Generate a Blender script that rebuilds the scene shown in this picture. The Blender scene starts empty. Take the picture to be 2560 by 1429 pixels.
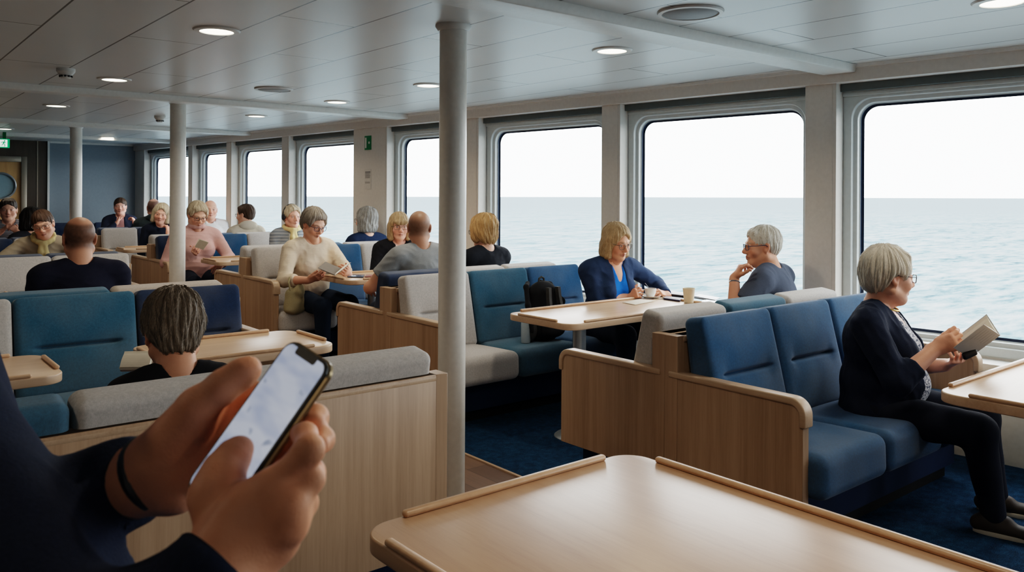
EXPO=0.3; SKY=7.0; SEA=.27
import bpy, bmesh, math, random
import numpy as np
from mathutils import Vector, Matrix
random.seed(5); RNG=np.random.default_rng(7)
scene=bpy.context.scene; COL=scene.collection
R=math.radians
# ------------------------------------------------------------------ camera frame
FPX=2037.0; HC=1.5; YAW=R(39.5); ROLL=R(0.3); VH=490.0
CAMM=Matrix.Rotation(-YAW,3,'Z')@Matrix.Rotation(R(90),3,'X')@Matrix.Rotation(ROLL,3,'Z')
def at(u,v,d):
    """world point seen at pixel (u,v) of the photograph, d metres in front of the lens"""
    return Vector((0,0,HC))+d*(CAMM@Vector(((u-1280)/FPX,-(v-VH)/FPX,-1)))
def camdir(x,y,z): return CAMM@Vector((x,y,z))
# ------------------------------------------------------------------ mesh helpers
def mk(name,V,F,mat=None,parent=None,smooth=True,attrs=None):
    me=bpy.data.meshes.new(name)
    V=np.asarray(V,dtype=np.float32).reshape(-1,3)
    if isinstance(F,np.ndarray) and F.ndim==2:
        n,k=F.shape
        me.vertices.add(len(V)); me.vertices.foreach_set('co',V.ravel())
        me.loops.add(n*k); me.loops.foreach_set('vertex_index',F.astype(np.int32).ravel())
        me.polygons.add(n); me.polygons.foreach_set('loop_start',np.arange(0,n*k,k,dtype=np.int32))
        me.update(calc_edges=True)
    else:
        me.from_pydata([tuple(v) for v in V],[],[tuple(int(i) for i in f) for f in F])
    me.validate()
    if smooth: me.polygons.foreach_set('use_smooth',np.ones(len(me.polygons),dtype=bool))
    if attrs:
        for k,a in attrs.items():
            a=np.asarray(a,dtype=np.float32)
            if a.shape[1]==4:
                at_=me.attributes.new(k,'FLOAT_COLOR','POINT'); at_.data.foreach_set('color',a.ravel())
            else:
                at_=me.attributes.new(k,'FLOAT_VECTOR','POINT'); at_.data.foreach_set('vector',a.ravel())
    o=bpy.data.objects.new(name,me); COL.objects.link(o)
    if mat: me.materials.append(mat)
    if parent: o.parent=parent
    return o
def tag(o,label=None,cat=None,group=None,kind=None):
    if label: o['label']=label
    if cat: o['category']=cat
    if group: o['group']=group
    if kind: o['kind']=kind
    return o
def empty(name,loc,rz=0):
    o=bpy.data.objects.new(name,None); COL.objects.link(o); o.location=loc; o.rotation_euler=(0,0,rz); o.empty_display_size=.05
    return o
class MB:
    def __init__(s): s.V=[]; s.F=[]
    def add(s,V,F):
        b=len(s.V); s.V+= [tuple(map(float,v)) for v in V]; s.F+=[tuple(int(i)+b for i in f) for f in F]; return s
    def box(s,x0,x1,y0,y1,z0,z1):
        return s.add([(x,y,z) for x in (x0,x1) for y in (y0,y1) for z in (z0,z1)],[(0,1,3,2),(4,6,7,5),(0,4,5,1),(2,3,7,6),(0,2,6,4),(1,5,7,3)])
    def lathe(s,prof,c=(0,0,0),n=32):
        V=[];F=[];m=len(prof)
        for i in range(n):
            a=2*math.pi*i/n
            for r,z in prof: V.append((c[0]+r*math.cos(a),c[1]+r*math.sin(a),c[2]+z))
        for i in range(n):
            j=(i+1)%n
            for k in range(m-1): F.append((i*m+k,j*m+k,j*m+k+1,i*m+k+1))
        F.append([i*m for i in range(n)][::-1]); F.append([i*m+m-1 for i in range(n)])
        return s.add(V,F)
    def tube(s,pts,r,n=8,closed=False):
        pts=[Vector(p) for p in pts]; m=len(pts); rs=r if isinstance(r,(list,tuple)) else [r]*m
        V=[];F=[];up=None
        for i,p in enumerate(pts):
            a=pts[(i-1)%m] if (closed or i>0) else p; b=pts[(i+1)%m] if (closed or i<m-1) else p
            t=(b-a).normalized()
            if up is None: up=t.orthogonal().normalized()
            up=(up-t*up.dot(t)); up=up.normalized() if up.length>1e-6 else t.orthogonal().normalized()
            w=t.cross(up)
            for k in range(n):
                an=2*math.pi*k/n; V.append(p+rs[i]*(math.cos(an)*up+math.sin(an)*w))
        for i in range(m if closed else m-1):
            j=(i+1)%m
            for k in range(n): F.append((i*n+k,i*n+(k+1)%n,j*n+(k+1)%n,j*n+k))
        if not closed: F.append(list(range(n))[::-1]); F.append([(m-1)*n+k for k in range(n)])
        return s.add(V,F)
    def prism(s,poly,h0,h1,axis='z'):
        n=len(poly)
        f={'z':lambda a,b,h:(a,b,h),'x':lambda a,b,h:(h,a,b),'y':lambda a,b,h:(a,h,b)}[axis]
        V=[f(a,b,h) for h in (h0,h1) for a,b in poly]
        F=[list(range(n))[::-1],list(range(n,2*n))]+[(i,(i+1)%n,n+(i+1)%n,n+i) for i in range(n)]
        return s.add(V,F)
    def strip(s,outer,inner,h0,h1,axis='x'):
        """solid ribbon between two open polylines of equal length, extruded along axis"""
        return s.prism(list(outer)+list(inner)[::-1],h0,h1,axis)
    def build(s,name,mat,parent=None,smooth=False,bev=0,seg=2):
        me=bpy.data.meshes.new(name); me.from_pydata(s.V,[],s.F)
        bm=bmesh.new(); bm.from_mesh(me); bmesh.ops.recalc_face_normals(bm,faces=bm.faces)
        if bev: 
            es=[e for e in bm.edges if len(e.link_faces)==2 and e.calc_face_angle(0)>.6]
            bmesh.ops.bevel(bm,geom=es,offset=bev,segments=seg,profile=.5,affect='EDGES',clamp_overlap=True)
        bm.to_mesh(me); bm.free()
        me.polygons.foreach_set('use_smooth',np.full(len(me.polygons),bool(smooth or bev)))
        if smooth or bev:
            try: me.set_sharp_from_angle(angle=R(38))
            except Exception: pass
        o=bpy.data.objects.new(name,me); COL.objects.link(o)
        if mat: me.materials.append(mat)
        if parent: o.parent=parent
        return o
def rrect(cx,cy,w,h,r,n=8):
    P=[]
    for sx,sy,a0 in ((1,1,0),(-1,1,90),(-1,-1,180),(1,-1,270)):
        for i in range(n+1):
            a=R(a0+90*i/n); P.append((cx+sx*(w/2-r)+r*math.cos(a),cy+sy*(h/2-r)+r*math.sin(a)))
    return P
def cushion(dim,r,n=14,deform=None,extra=None):
    """softly rounded upholstered block; dim=(x,y,z) full sizes, centred"""
    h=np.array(dim)/2; r=min(r,h.min()*.98)
    def ax(hh):
        e=hh-r+r*np.sin(np.linspace(0,np.pi/2,5))
        e2=hh-r*np.linspace(1,0,5)
        inner=np.linspace(-hh+r,hh-r,n+1)
        return np.unique(np.round(np.concatenate([-e2,inner,e2]),6))
    A=[ax(v) for v in h]; V=[];F=[]
    if extra: A[2]=np.unique(np.round(np.concatenate([A[2]]+[z+np.linspace(-.045,.045,19) for z in extra]),6))
    if extra: A[0]=np.unique(np.round(np.concatenate([A[0]]+[s_*.66*h[0]+np.linspace(-.045,.045,9) for s_ in (-1,1)]),6))
    for a in range(3):
        b,c=(a+1)%3,(a+2)%3
        B,C=np.meshgrid(A[b],A[c],indexing='ij')
        for sg in (-1,1):
            P=np.zeros(B.shape+(3,)); P[...,a]=sg*h[a]; P[...,b]=B; P[...,c]=C
            off=sum(len(v) for v in V); V.append(P.reshape(-1,3)); nb,nc=B.shape
            I=np.arange(nb*nc).reshape(nb,nc)+off
            q=np.stack([I[:-1,:-1],I[1:,:-1],I[1:,1:],I[:-1,1:]],-1).reshape(-1,4)
            F.append(q if sg>0 else q[:,::-1])
    V=np.concatenate(V); F=np.concatenate(F)
    inn=np.clip(V,-(h-r),h-r); dv=V-inn; L=np.linalg.norm(dv,axis=1,keepdims=True); V=np.where(L>1e-9,inn+r*dv/np.maximum(L,1e-9),V)
    key=np.round(V*1e5).astype(np.int64); _,ix,inv=np.unique(key,axis=0,return_index=True,return_inverse=True)
    V=V[ix]; F=inv.reshape(-1)[F]
    F=[tuple(dict.fromkeys(f)) for f in F.tolist()]; F=[f for f in F if len(f)>2]
    if deform: V=deform(V,h)
    return V,F
# ------------------------------------------------------------------ materials
def lin(c): return tuple(((x/255)/12.92 if x/255<=.04045 else ((x/255+.055)/1.055)**2.4) for x in c)
class NT:
    def __init__(s,name):
        s.m=bpy.data.materials.new(name); s.m.use_nodes=True; s.t=s.m.node_tree; s.t.nodes.clear()
        s.out=s.n('ShaderNodeOutputMaterial')
    def n(s,ty,ins=None,**kw):
        nd=s.t.nodes.new(ty)
        for k,v in kw.items(): setattr(nd,k,v)
        if ins:
            for k,v in ins.items(): s.set(nd,k,v)
        return nd
    def set(s,nd,k,v):
        i=nd.inputs[k]
        if hasattr(v,'outputs'): s.t.links.new(v.outputs[0],i)
        elif isinstance(v,bpy.types.NodeSocket): s.t.links.new(v,i)
        else: i.default_value=v
    def co(s,kind='Object',scale=(1,1,1),loc=(0,0,0),rot=(0,0,0)):
        if kind=='World': g=s.n('ShaderNodeNewGeometry').outputs['Position']
        elif kind.startswith('@'): g=s.n('ShaderNodeAttribute',attribute_name=kind[1:]).outputs['Vector']
        else: g=s.n('ShaderNodeTexCoord').outputs[kind]
        return s.n('ShaderNodeMapping',{'Vector':g,'Scale':scale,'Location':loc,'Rotation':rot})
    def noise(s,co,scale,detail=3,rough=.55,dist=0):
        return s.n('ShaderNodeTexNoise',{'Vector':co,'Scale':scale,'Detail':detail,'Roughness':rough,'Distortion':dist})
    def ramp(s,f,stops,interp='LINEAR'):
        r=s.n('ShaderNodeValToRGB',{'Fac':f}); e=r.color_ramp.elements; r.color_ramp.interpolation=interp
        while len(e)<len(stops): e.new(.5)
        for x,(p,c) in zip(e,stops): x.position=p; x.color=tuple(c)+((1,) if len(c)==3 else ())
        return r
    def mix(s,f,a,b,bt='MIX'):
        m=s.n('ShaderNodeMix',data_type='RGBA',blend_type=bt); s.set(m,0,f); s.set(m,6,a if not isinstance(a,tuple) else a[:3]+(1,)); s.set(m,7,b if not isinstance(b,tuple) else b[:3]+(1,))
        return m.outputs[2]
    def math(s,op,a,b=0.0):
        m=s.n('ShaderNodeMath',operation=op); s.set(m,0,a); s.set(m,1,b); return m
    def bump(s,h,st=.2,d=.002): return s.n('ShaderNodeBump',{'Height':h,'Strength':st,'Distance':d})
    def bsdf(s,col,rough=.5,bump=None,spec=.5,metal=0,sheen=0,sss=0,coat=0,emit=None,es=0):
        b=s.n('ShaderNodeBsdfPrincipled'); s.set(b,'Base Color',col if not isinstance(col,tuple) else col[:3]+(1,)); s.set(b,'Roughness',rough); s.set(b,'Specular IOR Level',spec); s.set(b,'Metallic',metal)
        if bump: s.set(b,'Normal',bump)
        if sheen: s.set(b,'Sheen Weight',sheen); s.set(b,'Sheen Roughness',.5)
        if sss: s.set(b,'Subsurface Weight',sss); s.set(b,'Subsurface Radius',(.012,.005,.003)); s.set(b,'Subsurface Scale',1.0)
        if coat: s.set(b,'Coat Weight',coat); s.set(b,'Coat Roughness',.1)
        if emit: s.set(b,'Emission Color',emit if not isinstance(emit,tuple) else emit[:3]+(1,)); s.set(b,'Emission Strength',es)
        s.t.links.new(b.outputs[0],s.out.inputs[0]); return s.m
def mul(c,k): return tuple(x*k for x in c)
def fabric(name,c,var=.25,scale=1.0,sheen=.15):
    t=NT(name); a=t.noise(t.co('Object',(1,1,1)),90*scale,4,.7); b=t.noise(t.co('Object',(1,1,.35)),420*scale,2,.6); l=t.noise(t.co('Object'),3,2)
    f=t.math('ADD',t.math('MULTIPLY',a.outputs[0],.6),t.math('MULTIPLY',b.outputs[0],.4))
    col=t.ramp(f,[(.3,mul(c,1-var)),(.7,mul(c,1+var))])
    col2=t.mix(t.ramp(l.outputs[0],[(.35,(0,0,0)),(.65,(1,1,1))]).outputs[0],col.outputs[0],t.mix(.09,col.outputs[0],(0.5,.5,.5)))
    return t.bsdf(col2,.92,t.bump(f,.35,.0015),.2,sheen=sheen)
def cloth(name,c,var=.12,stripes=None):
    t=NT(name); a=t.noise(t.co('Object'),260,3,.7); l=t.noise(t.co('Object'),9,3)
    col=t.ramp(a.outputs[0],[(.3,mul(c,1-var)),(.7,mul(c,1+var))]).outputs[0]
    h=a.outputs[0]
    if stripes:
        w=t.n('ShaderNodeTexWave',{'Vector':t.co('Object'),'Scale':stripes[1],'Distortion':1.2,'Detail':1},wave_type='BANDS',bands_direction='Z')
        col=t.mix(t.math('MULTIPLY',w.outputs[1],stripes[2]),col,stripes[0])
    return t.bsdf(col,.95,t.bump(t.math('ADD',h,t.math('MULTIPLY',l.outputs[0],3.0)),.3,.004),.15)
def wood(name,c1,c2,sc=(14,14,.9),rough=.42,spec=.4,coat=0):
    t=NT(name); oi=t.n('ShaderNodeObjectInfo'); 
    off=t.n('ShaderNodeVectorMath',{0:t.co('Object',sc),1:oi.outputs['Random']},operation='ADD')
    a=t.noise(off,1.0,5,.6,.6); b=t.noise(t.co('Object',tuple(x*9 for x in sc)),1.0,3,.7)
    s=tuple(0.25*x if x>2 else .05*x for x in sc); p=t.noise(t.co('Object',s),1.6,1)
    f=t.math('ADD',t.math('MULTIPLY',a.outputs[0],.5),t.math('ADD',t.math('MULTIPLY',b.outputs[0],.3),t.math('MULTIPLY',p.outputs[0],.3)))
    col=t.ramp(f,[(.36,c2),(.5,mul([x+y for x,y in zip(c1,c2)],.5)),(.68,c1)])
    return t.bsdf(col.outputs[0],rough,t.bump(f,.08,.001),spec,coat=coat)
def plain(name,c,rough=.5,spec=.5,metal=0,nz=.04,coat=0,sheen=0):
    t=NT(name); a=t.noise(t.co('Object'),35,3); col=t.ramp(a.outputs[0],[(.3,mul(c,1-nz)),(.7,mul(c,1+nz))])
    return t.bsdf(col.outputs[0],rough,None,spec,metal,coat=coat,sheen=sheen)
def emis(name,c,s):
    t=NT(name); e=t.n('ShaderNodeEmission',{'Color':tuple(c)+(1,),'Strength':s}); t.t.links.new(e.outputs[0],t.out.inputs[0]); return t.m
M={}
M['oak']=wood('pale oak laminate',lin((186,156,128)),lin((148,118,92)),(16,16,.5))
M['oakcap']=wood('oak edge trim',lin((196,168,140)),lin((166,136,110)),(14,1.0,14),.38)
M['oaktop']=wood('oak table laminate',lin((214,184,156)),lin((186,150,118)),(.8,10,10),.3,.5)
M['oaktopy']=wood('oak table laminate warm',lin((198,164,134)),lin((172,134,104)),(10,.8,10),.3,.5)
M['oakrim']=wood('oak rim',lin((204,168,136)),lin((172,134,102)),(3,3,3),.35)
M['grey']=fabric('grey upholstery',lin((182,178,175)))
M['beige']=fabric('warm grey upholstery',lin((182,170,160)))
M['blue']=fabric('mid blue upholstery',lin((29,76,114)),.3)
M['teal']=fabric('teal upholstery',lin((42,87,111)),.3)
M['navy']=fabric('navy upholstery',lin((22,42,72)),.3)
M['plinth']=plain('navy plinth',lin((14,36,68)),.7,.2)
M['kick']=plain('black kickboard',lin((10,12,16)),.7,.2)
M['white']=plain('white paint',lin((222,224,222)),.38,.5)
M['frame']=plain('window frame paint',lin((200,208,209)),.35,.5)
M['pilaster']=plain('grey white wall paint',lin((212,208,202)),.45,.4)
M['pillar']=plain('pillar paint',lin((226,224,218)),.28,.5)
M['slot']=plain('curtain slot shade',lin((96,106,108)),.6,.3)
M['gasket']=plain('window gasket',lin((40,58,84)),.4,.4)
M['metal']=plain('grey metal',lin((150,158,165)),.35,.5,.5)
M['black']=plain('black plastic',lin((14,15,18)),.4,.5)
M['dark']=plain('dark plastic',lin((40,44,50)),.4,.5)
M['china']=plain('white china',lin((232,230,224)),.18,.6)
M['paper']=plain('book paper',lin((222,214,198)),.8,.2)
M['cardboard']=plain('paper cup',lin((214,204,182)),.7,.2)
# ------------------------------------------------------------------ special materials
def m_ceiling():
    t=NT('ceiling panels'); mp=t.n('ShaderNodeNewGeometry').outputs['Position']
    sx=t.n('ShaderNodeSeparateXYZ',{'Vector':mp}); cx=t.n('ShaderNodeCombineXYZ',{'X':sx.outputs[1],'Y':t.math('ADD',sx.outputs[0],-2.41+.4065*20)})
    br=t.n('ShaderNodeTexBrick',{'Vector':cx,'Color1':(1,1,1,1),'Color2':(.94,.94,.94,1),'Mortar':(0,0,0,1),'Scale':1.0,'Mortar Size':.0050,'Mortar Smooth':.1,'Brick Width':2.35,'Row Height':.4065})
    br.offset=.43
    nz=t.noise(t.co('World'),1.3,2)
    c=t.mix(nz.outputs[0],lin((214,220,221)),lin((224,229,230)))
    c=t.mix(br.outputs['Fac'],t.mix(.5,c,t.mix(1.0,c,br.outputs['Color'],'MULTIPLY')),lin((60,66,70)))
    return t.bsdf(c,.34,None,.55)
def m_carpet():
    t=NT('navy carpet'); a=t.noise(t.co('World'),230,3,.8); b=t.noise(t.co('World'),22,3,.7); v=t.n('ShaderNodeTexVoronoi',{'Vector':t.co('World'),'Scale':130})
    f=t.math('ADD',t.math('MULTIPLY',a.outputs[0],.7),t.math('MULTIPLY',b.outputs[0],.3))
    c=t.ramp(f,[(.38,lin((8,26,46))),(.52,lin((18,54,84))),(.7,lin((44,90,120)))])
    return t.bsdf(c.outputs[0],1.0,t.bump(f,.8,.006),.1)
def m_planks():
    t=NT('brown plank floor'); mp=t.n('ShaderNodeNewGeometry').outputs['Position']; sx=t.n('ShaderNodeSeparateXYZ',{'Vector':mp})
    cx=t.n('ShaderNodeCombineXYZ',{'X':sx.outputs[1],'Y':sx.outputs[0]})
    br=t.n('ShaderNodeTexBrick',{'Vector':cx,'Color1':lin((132,104,84))+(1,),'Color2':lin((108,84,68))+(1,),'Mortar':lin((60,46,38))+(1,),'Scale':1,'Mortar Size':.002,'Brick Width':1.2,'Row Height':.14})
    g=t.noise(t.co('World',(26,1.2,1)),1.5,4,.6); c=t.mix(t.math('MULTIPLY',g.outputs[0],.7),br.outputs[0],lin((84,62,50)))
    return t.bsdf(c,.45,None,.4)
def m_glass():
    t=NT('window glass'); a=t.n('ShaderNodeBsdfTransparent',{'Color':(.96,.985,.985,1)}); b=t.n('ShaderNodeBsdfGlossy',{'Roughness':.02,'Color':(.9,.95,1,1)})
    lw=t.n('ShaderNodeLayerWeight',{'Blend':.5}); fr=t.math('ADD',t.math('MULTIPLY',t.math('POWER',lw.outputs['Facing'],5.0),.22),.015); x=t.n('ShaderNodeMixShader',{0:fr}); t.t.links.new(a.outputs[0],x.inputs[1]); t.t.links.new(b.outputs[0],x.inputs[2]); t.t.links.new(x.outputs[0],t.out.inputs[0]); return t.m
def m_sea():
    t=NT('sea'); mp=t.n('ShaderNodeNewGeometry').outputs['Position']
    a=t.noise(t.co('World',(.16,.5,1),rot=(0,0,R(-40))),1.0,5,.62,.4); b=t.noise(t.co('World',(.03,.09,1),rot=(0,0,R(-40))),1.0,4,.6); cc=t.noise(t.co('World',(1.1,2.2,1),rot=(0,0,R(-40))),1,3,.6)
    f=t.math('ADD',t.math('MULTIPLY',a.outputs[0],.62),t.math('ADD',t.math('MULTIPLY',b.outputs[0],.23),t.math('MULTIPLY',cc.outputs[0],.15)))
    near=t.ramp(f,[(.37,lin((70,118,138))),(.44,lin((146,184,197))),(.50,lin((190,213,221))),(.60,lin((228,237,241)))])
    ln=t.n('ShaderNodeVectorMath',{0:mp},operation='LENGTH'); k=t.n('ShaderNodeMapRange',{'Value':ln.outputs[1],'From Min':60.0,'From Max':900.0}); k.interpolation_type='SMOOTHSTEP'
    c=t.mix(k.outputs[0],near.outputs[0],lin((180,198,207)))  # distance haze painted into the sea colour towards the horizon
    c=t.mix(1.0,c,(SEA*.96,SEA*1.0,SEA*1.02),'MULTIPLY'); d=t.n('ShaderNodeBsdfDiffuse',{'Color':c,'Normal':t.bump(f,.5,.4)}); g=t.n('ShaderNodeBsdfGlossy',{'Color':(.5,.55,.58,1),'Roughness':.35,'Normal':t.bump(f,.5,.4)})
    x=t.n('ShaderNodeMixShader',{0:.06}); t.t.links.new(d.outputs[0],x.inputs[1]); t.t.links.new(g.outputs[0],x.inputs[2]); t.t.links.new(x.outputs[0],t.out.inputs[0]); return t.m
M['ceiling']=m_ceiling(); M['carpet']=m_carpet(); M['planks']=m_planks(); M['glass']=m_glass(); M['sea']=m_sea()
M['bluewall']=plain('blue grey laminate wall',lin((126,140,152)),.38,.4)
M['darkwall']=wood('dark brown veneer',lin((74,62,50)),lin((48,40,33)),(20,20,1.2),.2,.6)
M['greywall']=plain('grey brown wall',lin((104,94,84)),.5,.3)
M['door']=wood('honey oak door',lin((214,170,112)),lin((190,144,90)),(14,14,.9),.35)
M['doorframe']=plain('brushed door frame',lin((150,140,126)),.3,.5,.4)
M['lamp']=emis('downlight lens',(1.0,.90,.70),7.0)
M['grille']=plain('speaker grille',lin((150,156,160)),.6,.3)
M['green']=plain('sign green',lin((10,120,74)),.5,.3)
M['signwhite']=emis('lit sign white',(.9,1,.93),1.1); M['signgreen']=emis('lit sign green',lin((8,150,92)),.9)
M['ink']=plain('grey ink',lin((120,120,120)),.8,.1)
ST='structure'
ZC=2.35
# ------------------------------------------------------------------ room shell
tag(MB().box(-5.2,2.81,-4,15.2,-.06,0).build('floor',M['planks']),kind=ST)
tag(MB().box(2.812,5.6,-4,15.2,-.06,.004).build('floor',M['carpet']),kind=ST)
tag(MB().box(-5.2,1.9,-4,15.2,0,.004).build('floor',M['carpet']),kind=ST)
tag(MB().box(2.795,2.812,-4,15,.0,.008).build('trim_20',M['oakcap']),kind=ST)
tag(MB().box(-5.2,5.8,-4,15.2,ZC,ZC+.08).build('ceiling',M['ceiling']),kind=ST)
tag(MB().box(-5.3,-5.2,-4,15.2,0,ZC).build('wall_left',M['greywall']),kind=ST)
tag(MB().box(-5.3,5.8,-4.1,-4,0,ZC).build('wall_back',M['greywall']),kind=ST)
tag(MB().box(2.60,4.06,14.98,15.1,0,ZC).build('wall_front_blue',M['bluewall']),kind=ST)
tag(MB().box(-5.2,1.60,15.0,15.1,0,ZC).box(2.30,2.60,15.0,15.1,0,ZC).box(1.60,2.30,15.0,15.1,2.09,ZC).build('wall_front',M['darkwall']),kind=ST)
tag(MB().box(2.585,2.615,14.95,14.99,0,ZC).build('trim_21',M['white']),kind=ST)
tag(MB().box(2.44,2.455,14.985,15.0,0,ZC).build('trim_22',M['doorframe']),kind=ST)
tag(MB().box(2.62,4.0,14.955,14.98,ZC-.03,ZC).build('trim_23',M['white']),kind=ST)
# athwart ceiling ribs
for i,(y0,y1) in enumerate(((-2.0,-1.75),(2.6,2.88),(7.24,7.5),(10.7,10.95),(13.2,13.42))):
    tag(MB().prism([(y0,ZC),(y0+.015,ZC-.05),(y1-.06,ZC-.05),(y1,ZC)],-5.2,5.0-.088*(y0-1.69)+.1,'x').build('trim_%d'%(30+i),M['white'],bev=.006),kind=ST)
# door with porthole
d=empty('door_1',(1.95,15.0,0)); d['kind']=ST
MB().box(-.35,-.27,-.03,.1,0,2.09).box(.27,.35,-.03,.1,0,2.09).box(-.27,.27,-.03,.1,2.0,2.09).build('door_frame',M['doorframe'],d,bev=.008)
NP=40; hz=1.62; hr=.2
b=MB()
outer=[];inner=[]
for i in range(NP):
    a=2*math.pi*i/NP; c,s=math.cos(a),math.sin(a); k=1/max(abs(c),abs(s))
    outer.append((.27*c*k,hz+s*k*.4)); inner.append((hr*c,hz+hr*s))
V=[(x,y,z) for y in (.02,.06) for x,z in outer]+[(x,y,z) for y in (.02,.06) for x,z in inner]
F=[]
for i in range(NP):
    j=(i+1)%NP; F+=[(i,j,2*NP+j,2*NP+i),(NP+i,3*NP+i,3*NP+j,NP+j),(2*NP+i,2*NP+j,3*NP+j,3*NP+i)]
b.add(V,F); b.box(-.27,.27,.02,.06,0,hz-.4)
leaf=b.build('door_leaf',M['door'],d)
MB().tube([(hr*math.cos(a),.015,hz+hr*math.sin(a)) for a in np.linspace(0,2*math.pi,40)[:-1]],.016,8,True).build('porthole_ring',M['metal'],leaf,smooth=True)
MB().prism([(hr*math.cos(a),hz+hr*math.sin(a)) for a in np.linspace(0,2*math.pi,40)[:-1]],.035,.04,'y').build('pane',plain('porthole glass',lin((130,160,172)),.08,.8),leaf)
MB().box(.18,.215,-.03,.02,1.0,1.02).box(.08,.2,-.035,-.02,1.0,1.02).build('door_handle',M['metal'],leaf,bev=.004)
# ------------------------------------------------------------------ window wall (slightly converging with the deck axis)
WK=.088; WO=Vector((5.09,1.69,0)); WA=math.atan(WK); SC=1/math.cos(WA)
def ws(y): return (y-1.69)*SC
def wall_obj(b,name,mat,parent=None,**k):
    o=b.build(name,mat,parent,**k)
    if parent is None: o.location=WO; o.rotation_euler=(0,0,WA)
    return o
PIL=[(-4.1,-3.95),(-2.5,-2.3),(-.75,-.55),(1.0,1.2),(2.75,2.96),(4.51,4.70),(6.2,6.38),(7.67,8.31),(9.76,9.94),(11.35,11.51),(12.65,12.8),(14.57,15.1)]
S0,S1=ws(-4.05),ws(15.1)
tag(wall_obj(MB().box(.11,.2,S0,S1,0,.58).box(.115,.2,S0,S1,2.2,ZC),'wall_right',M['pilaster']),kind=ST)
tag(wall_obj(MB().box(-.03,.2,S0,S1,2.245,ZC),'trim_1',M['pilaster'],bev=.004),kind=ST)
tag(wall_obj(MB().box(-.045,-.0,S0,S1,ZC-.022,ZC),'trim_2',M['white'],bev=.004),kind=ST)
tag(wall_obj(MB().box(.06,.118,S0,S1,2.195,2.25),'trim_3',M['slot']),kind=ST)  # dark colour paints the shadow in the curtain recess under the cornice
tag(wall_obj(MB().box(-.06,.112,S0,S1,.52,.565),'trim_4',M['white'],bev=.006),kind=ST)
tag(wall_obj(MB().box(-.02,.112,S0,S1,.0,.52),'trim_5',M['frame'],bev=.004),kind=ST)
for i,(a,b_) in enumerate(PIL):
    bb=MB().box(0,.2,ws(a),ws(b_),.56,2.25)
    if 2<i: bb.box(-.004,.0,ws(a)+.022,ws(a)+.026,.6,2.24)
    tag(wall_obj(bb,'trim_%d'%(6+i),M['pilaster'],bev=.003,seg=1),kind=ST)
def window(i,ya,yb):
    s0,s1=ws(ya),ws(yb); c=(s0+s1)/2; w=s1-s0; zc=(.58+2.2)/2; h=1.62; N=9
    o=empty('window_%d'%i,WO,WA); o['kind']=ST
    def loops(name,mat,spec):
        V=[];F=[]; n=None
        for (ins,r,dep) in spec:
            P=rrect(c,zc,w-2*ins,h-2*ins,max(r,.002),N); n=len(P)
            V+=[(dep,a,b) for a,b in P]
        for k in range(len(spec)-1):
            for a in range(n): F.append((k*n+a,k*n+(a+1)%n,(k+1)*n+(a+1)%n,(k+1)*n+a))
        return mk(name,V,F,mat,o,smooth=False)
    loops('window_frame',M['frame'],[(0,0,.10),(0,0,.11),(.05,.13,.11),(.053,.13,.113),(.056,.13,.135),(.078,.115,.14),(.081,.112,.143),(.083,.112,.165),(.09,.105,.17)])
    loops('gasket',M['gasket'],[(.088,.107,.168),(.0885,.107,.192),(.104,.095,.195)])
    P=rrect(c,zc,w-.19,h-.19,.1,N); mk('pane',[(.196,a,b) for a,b in P],[list(range(len(P)))],M['glass'],o,smooth=False)
    MB().box(.095,.125,s0,s1,2.165,2.2).build('blind_rail',M['frame'],o,bev=.003)
for i in range(len(PIL)-1): window(i+1,PIL[i][1],PIL[i+1][0])
# structural posts
for i,(x,y) in enumerate(((2.36,3.33),(2.37,7.66),(2.27,11.32))):
    p=MB().lathe([(.0685,0),(.0685,ZC-.001)],n=40).build('pillar_%d'%(i+1),M['pillar'],smooth=True); p.location=(x,y,0); p['kind']=ST
    MB().lathe([(.075,ZC-.03),(.09,ZC-.008),(.09,ZC)],n=40).build('collar',M['white'],p,smooth=True)
# sea
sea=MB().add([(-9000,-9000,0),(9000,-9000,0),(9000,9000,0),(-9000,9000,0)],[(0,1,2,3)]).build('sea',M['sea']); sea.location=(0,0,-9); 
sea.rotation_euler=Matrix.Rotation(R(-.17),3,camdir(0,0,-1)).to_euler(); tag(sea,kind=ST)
# ------------------------------------------------------------------ ceiling fittings
def downlight(x,y,label):
    o=empty('downlight',(x,y,ZC)); tag(o,label,'ceiling light','recessed round ceiling downlights')
    MB().lathe([(.082,-.001),(.085,-.010),(.112,-.008),(.118,-.001)],n=36).build('trim_ring',M['white'],o,smooth=True)
    MB().lathe([(.0,-.006),(.083,-.006),(.084,-.003)],n=36).build('lens',M['lamp'],o)
    l=bpy.data.lights.new('downlight_lamp','AREA'); l.shape='DISK'; l.size=.17; l.energy=LAMP; l.color=(1,.83,.62); l.spread=R(150)
    lo=bpy.data.objects.new('downlight_lamp',l); COL.objects.link(lo); lo.parent=o; lo.location=(0,0,-.02)
LAMP=5.0
ordn=['nearest','second','third','fourth','fifth','farthest']
for k,(x,y) in enumerate(((1.50,4.23),(1.56,6.52),(1.6,8.84),(1.62,10.83),(1.65,12.46))):
    downlight(x,y,'warm recessed ceiling downlight, %s of the row over the left-hand benches'%['nearest and largest','second','third','fourth','last and smallest'][k])
for k,(x,y) in enumerate(((3.86,1.37),(3.45,3.28),(3.48,5.24),(3.48,6.73),(3.45,8.51),(3.29,11.01),(3.07,13.19))):
    downlight(x,y,'recessed ceiling downlight of the window-side row, %s'%['at the top right corner','right of the big white post','just left of the big white post','fourth from the right','fifth from the right','beside the middle post','last before the blue wall'][k])
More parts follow.
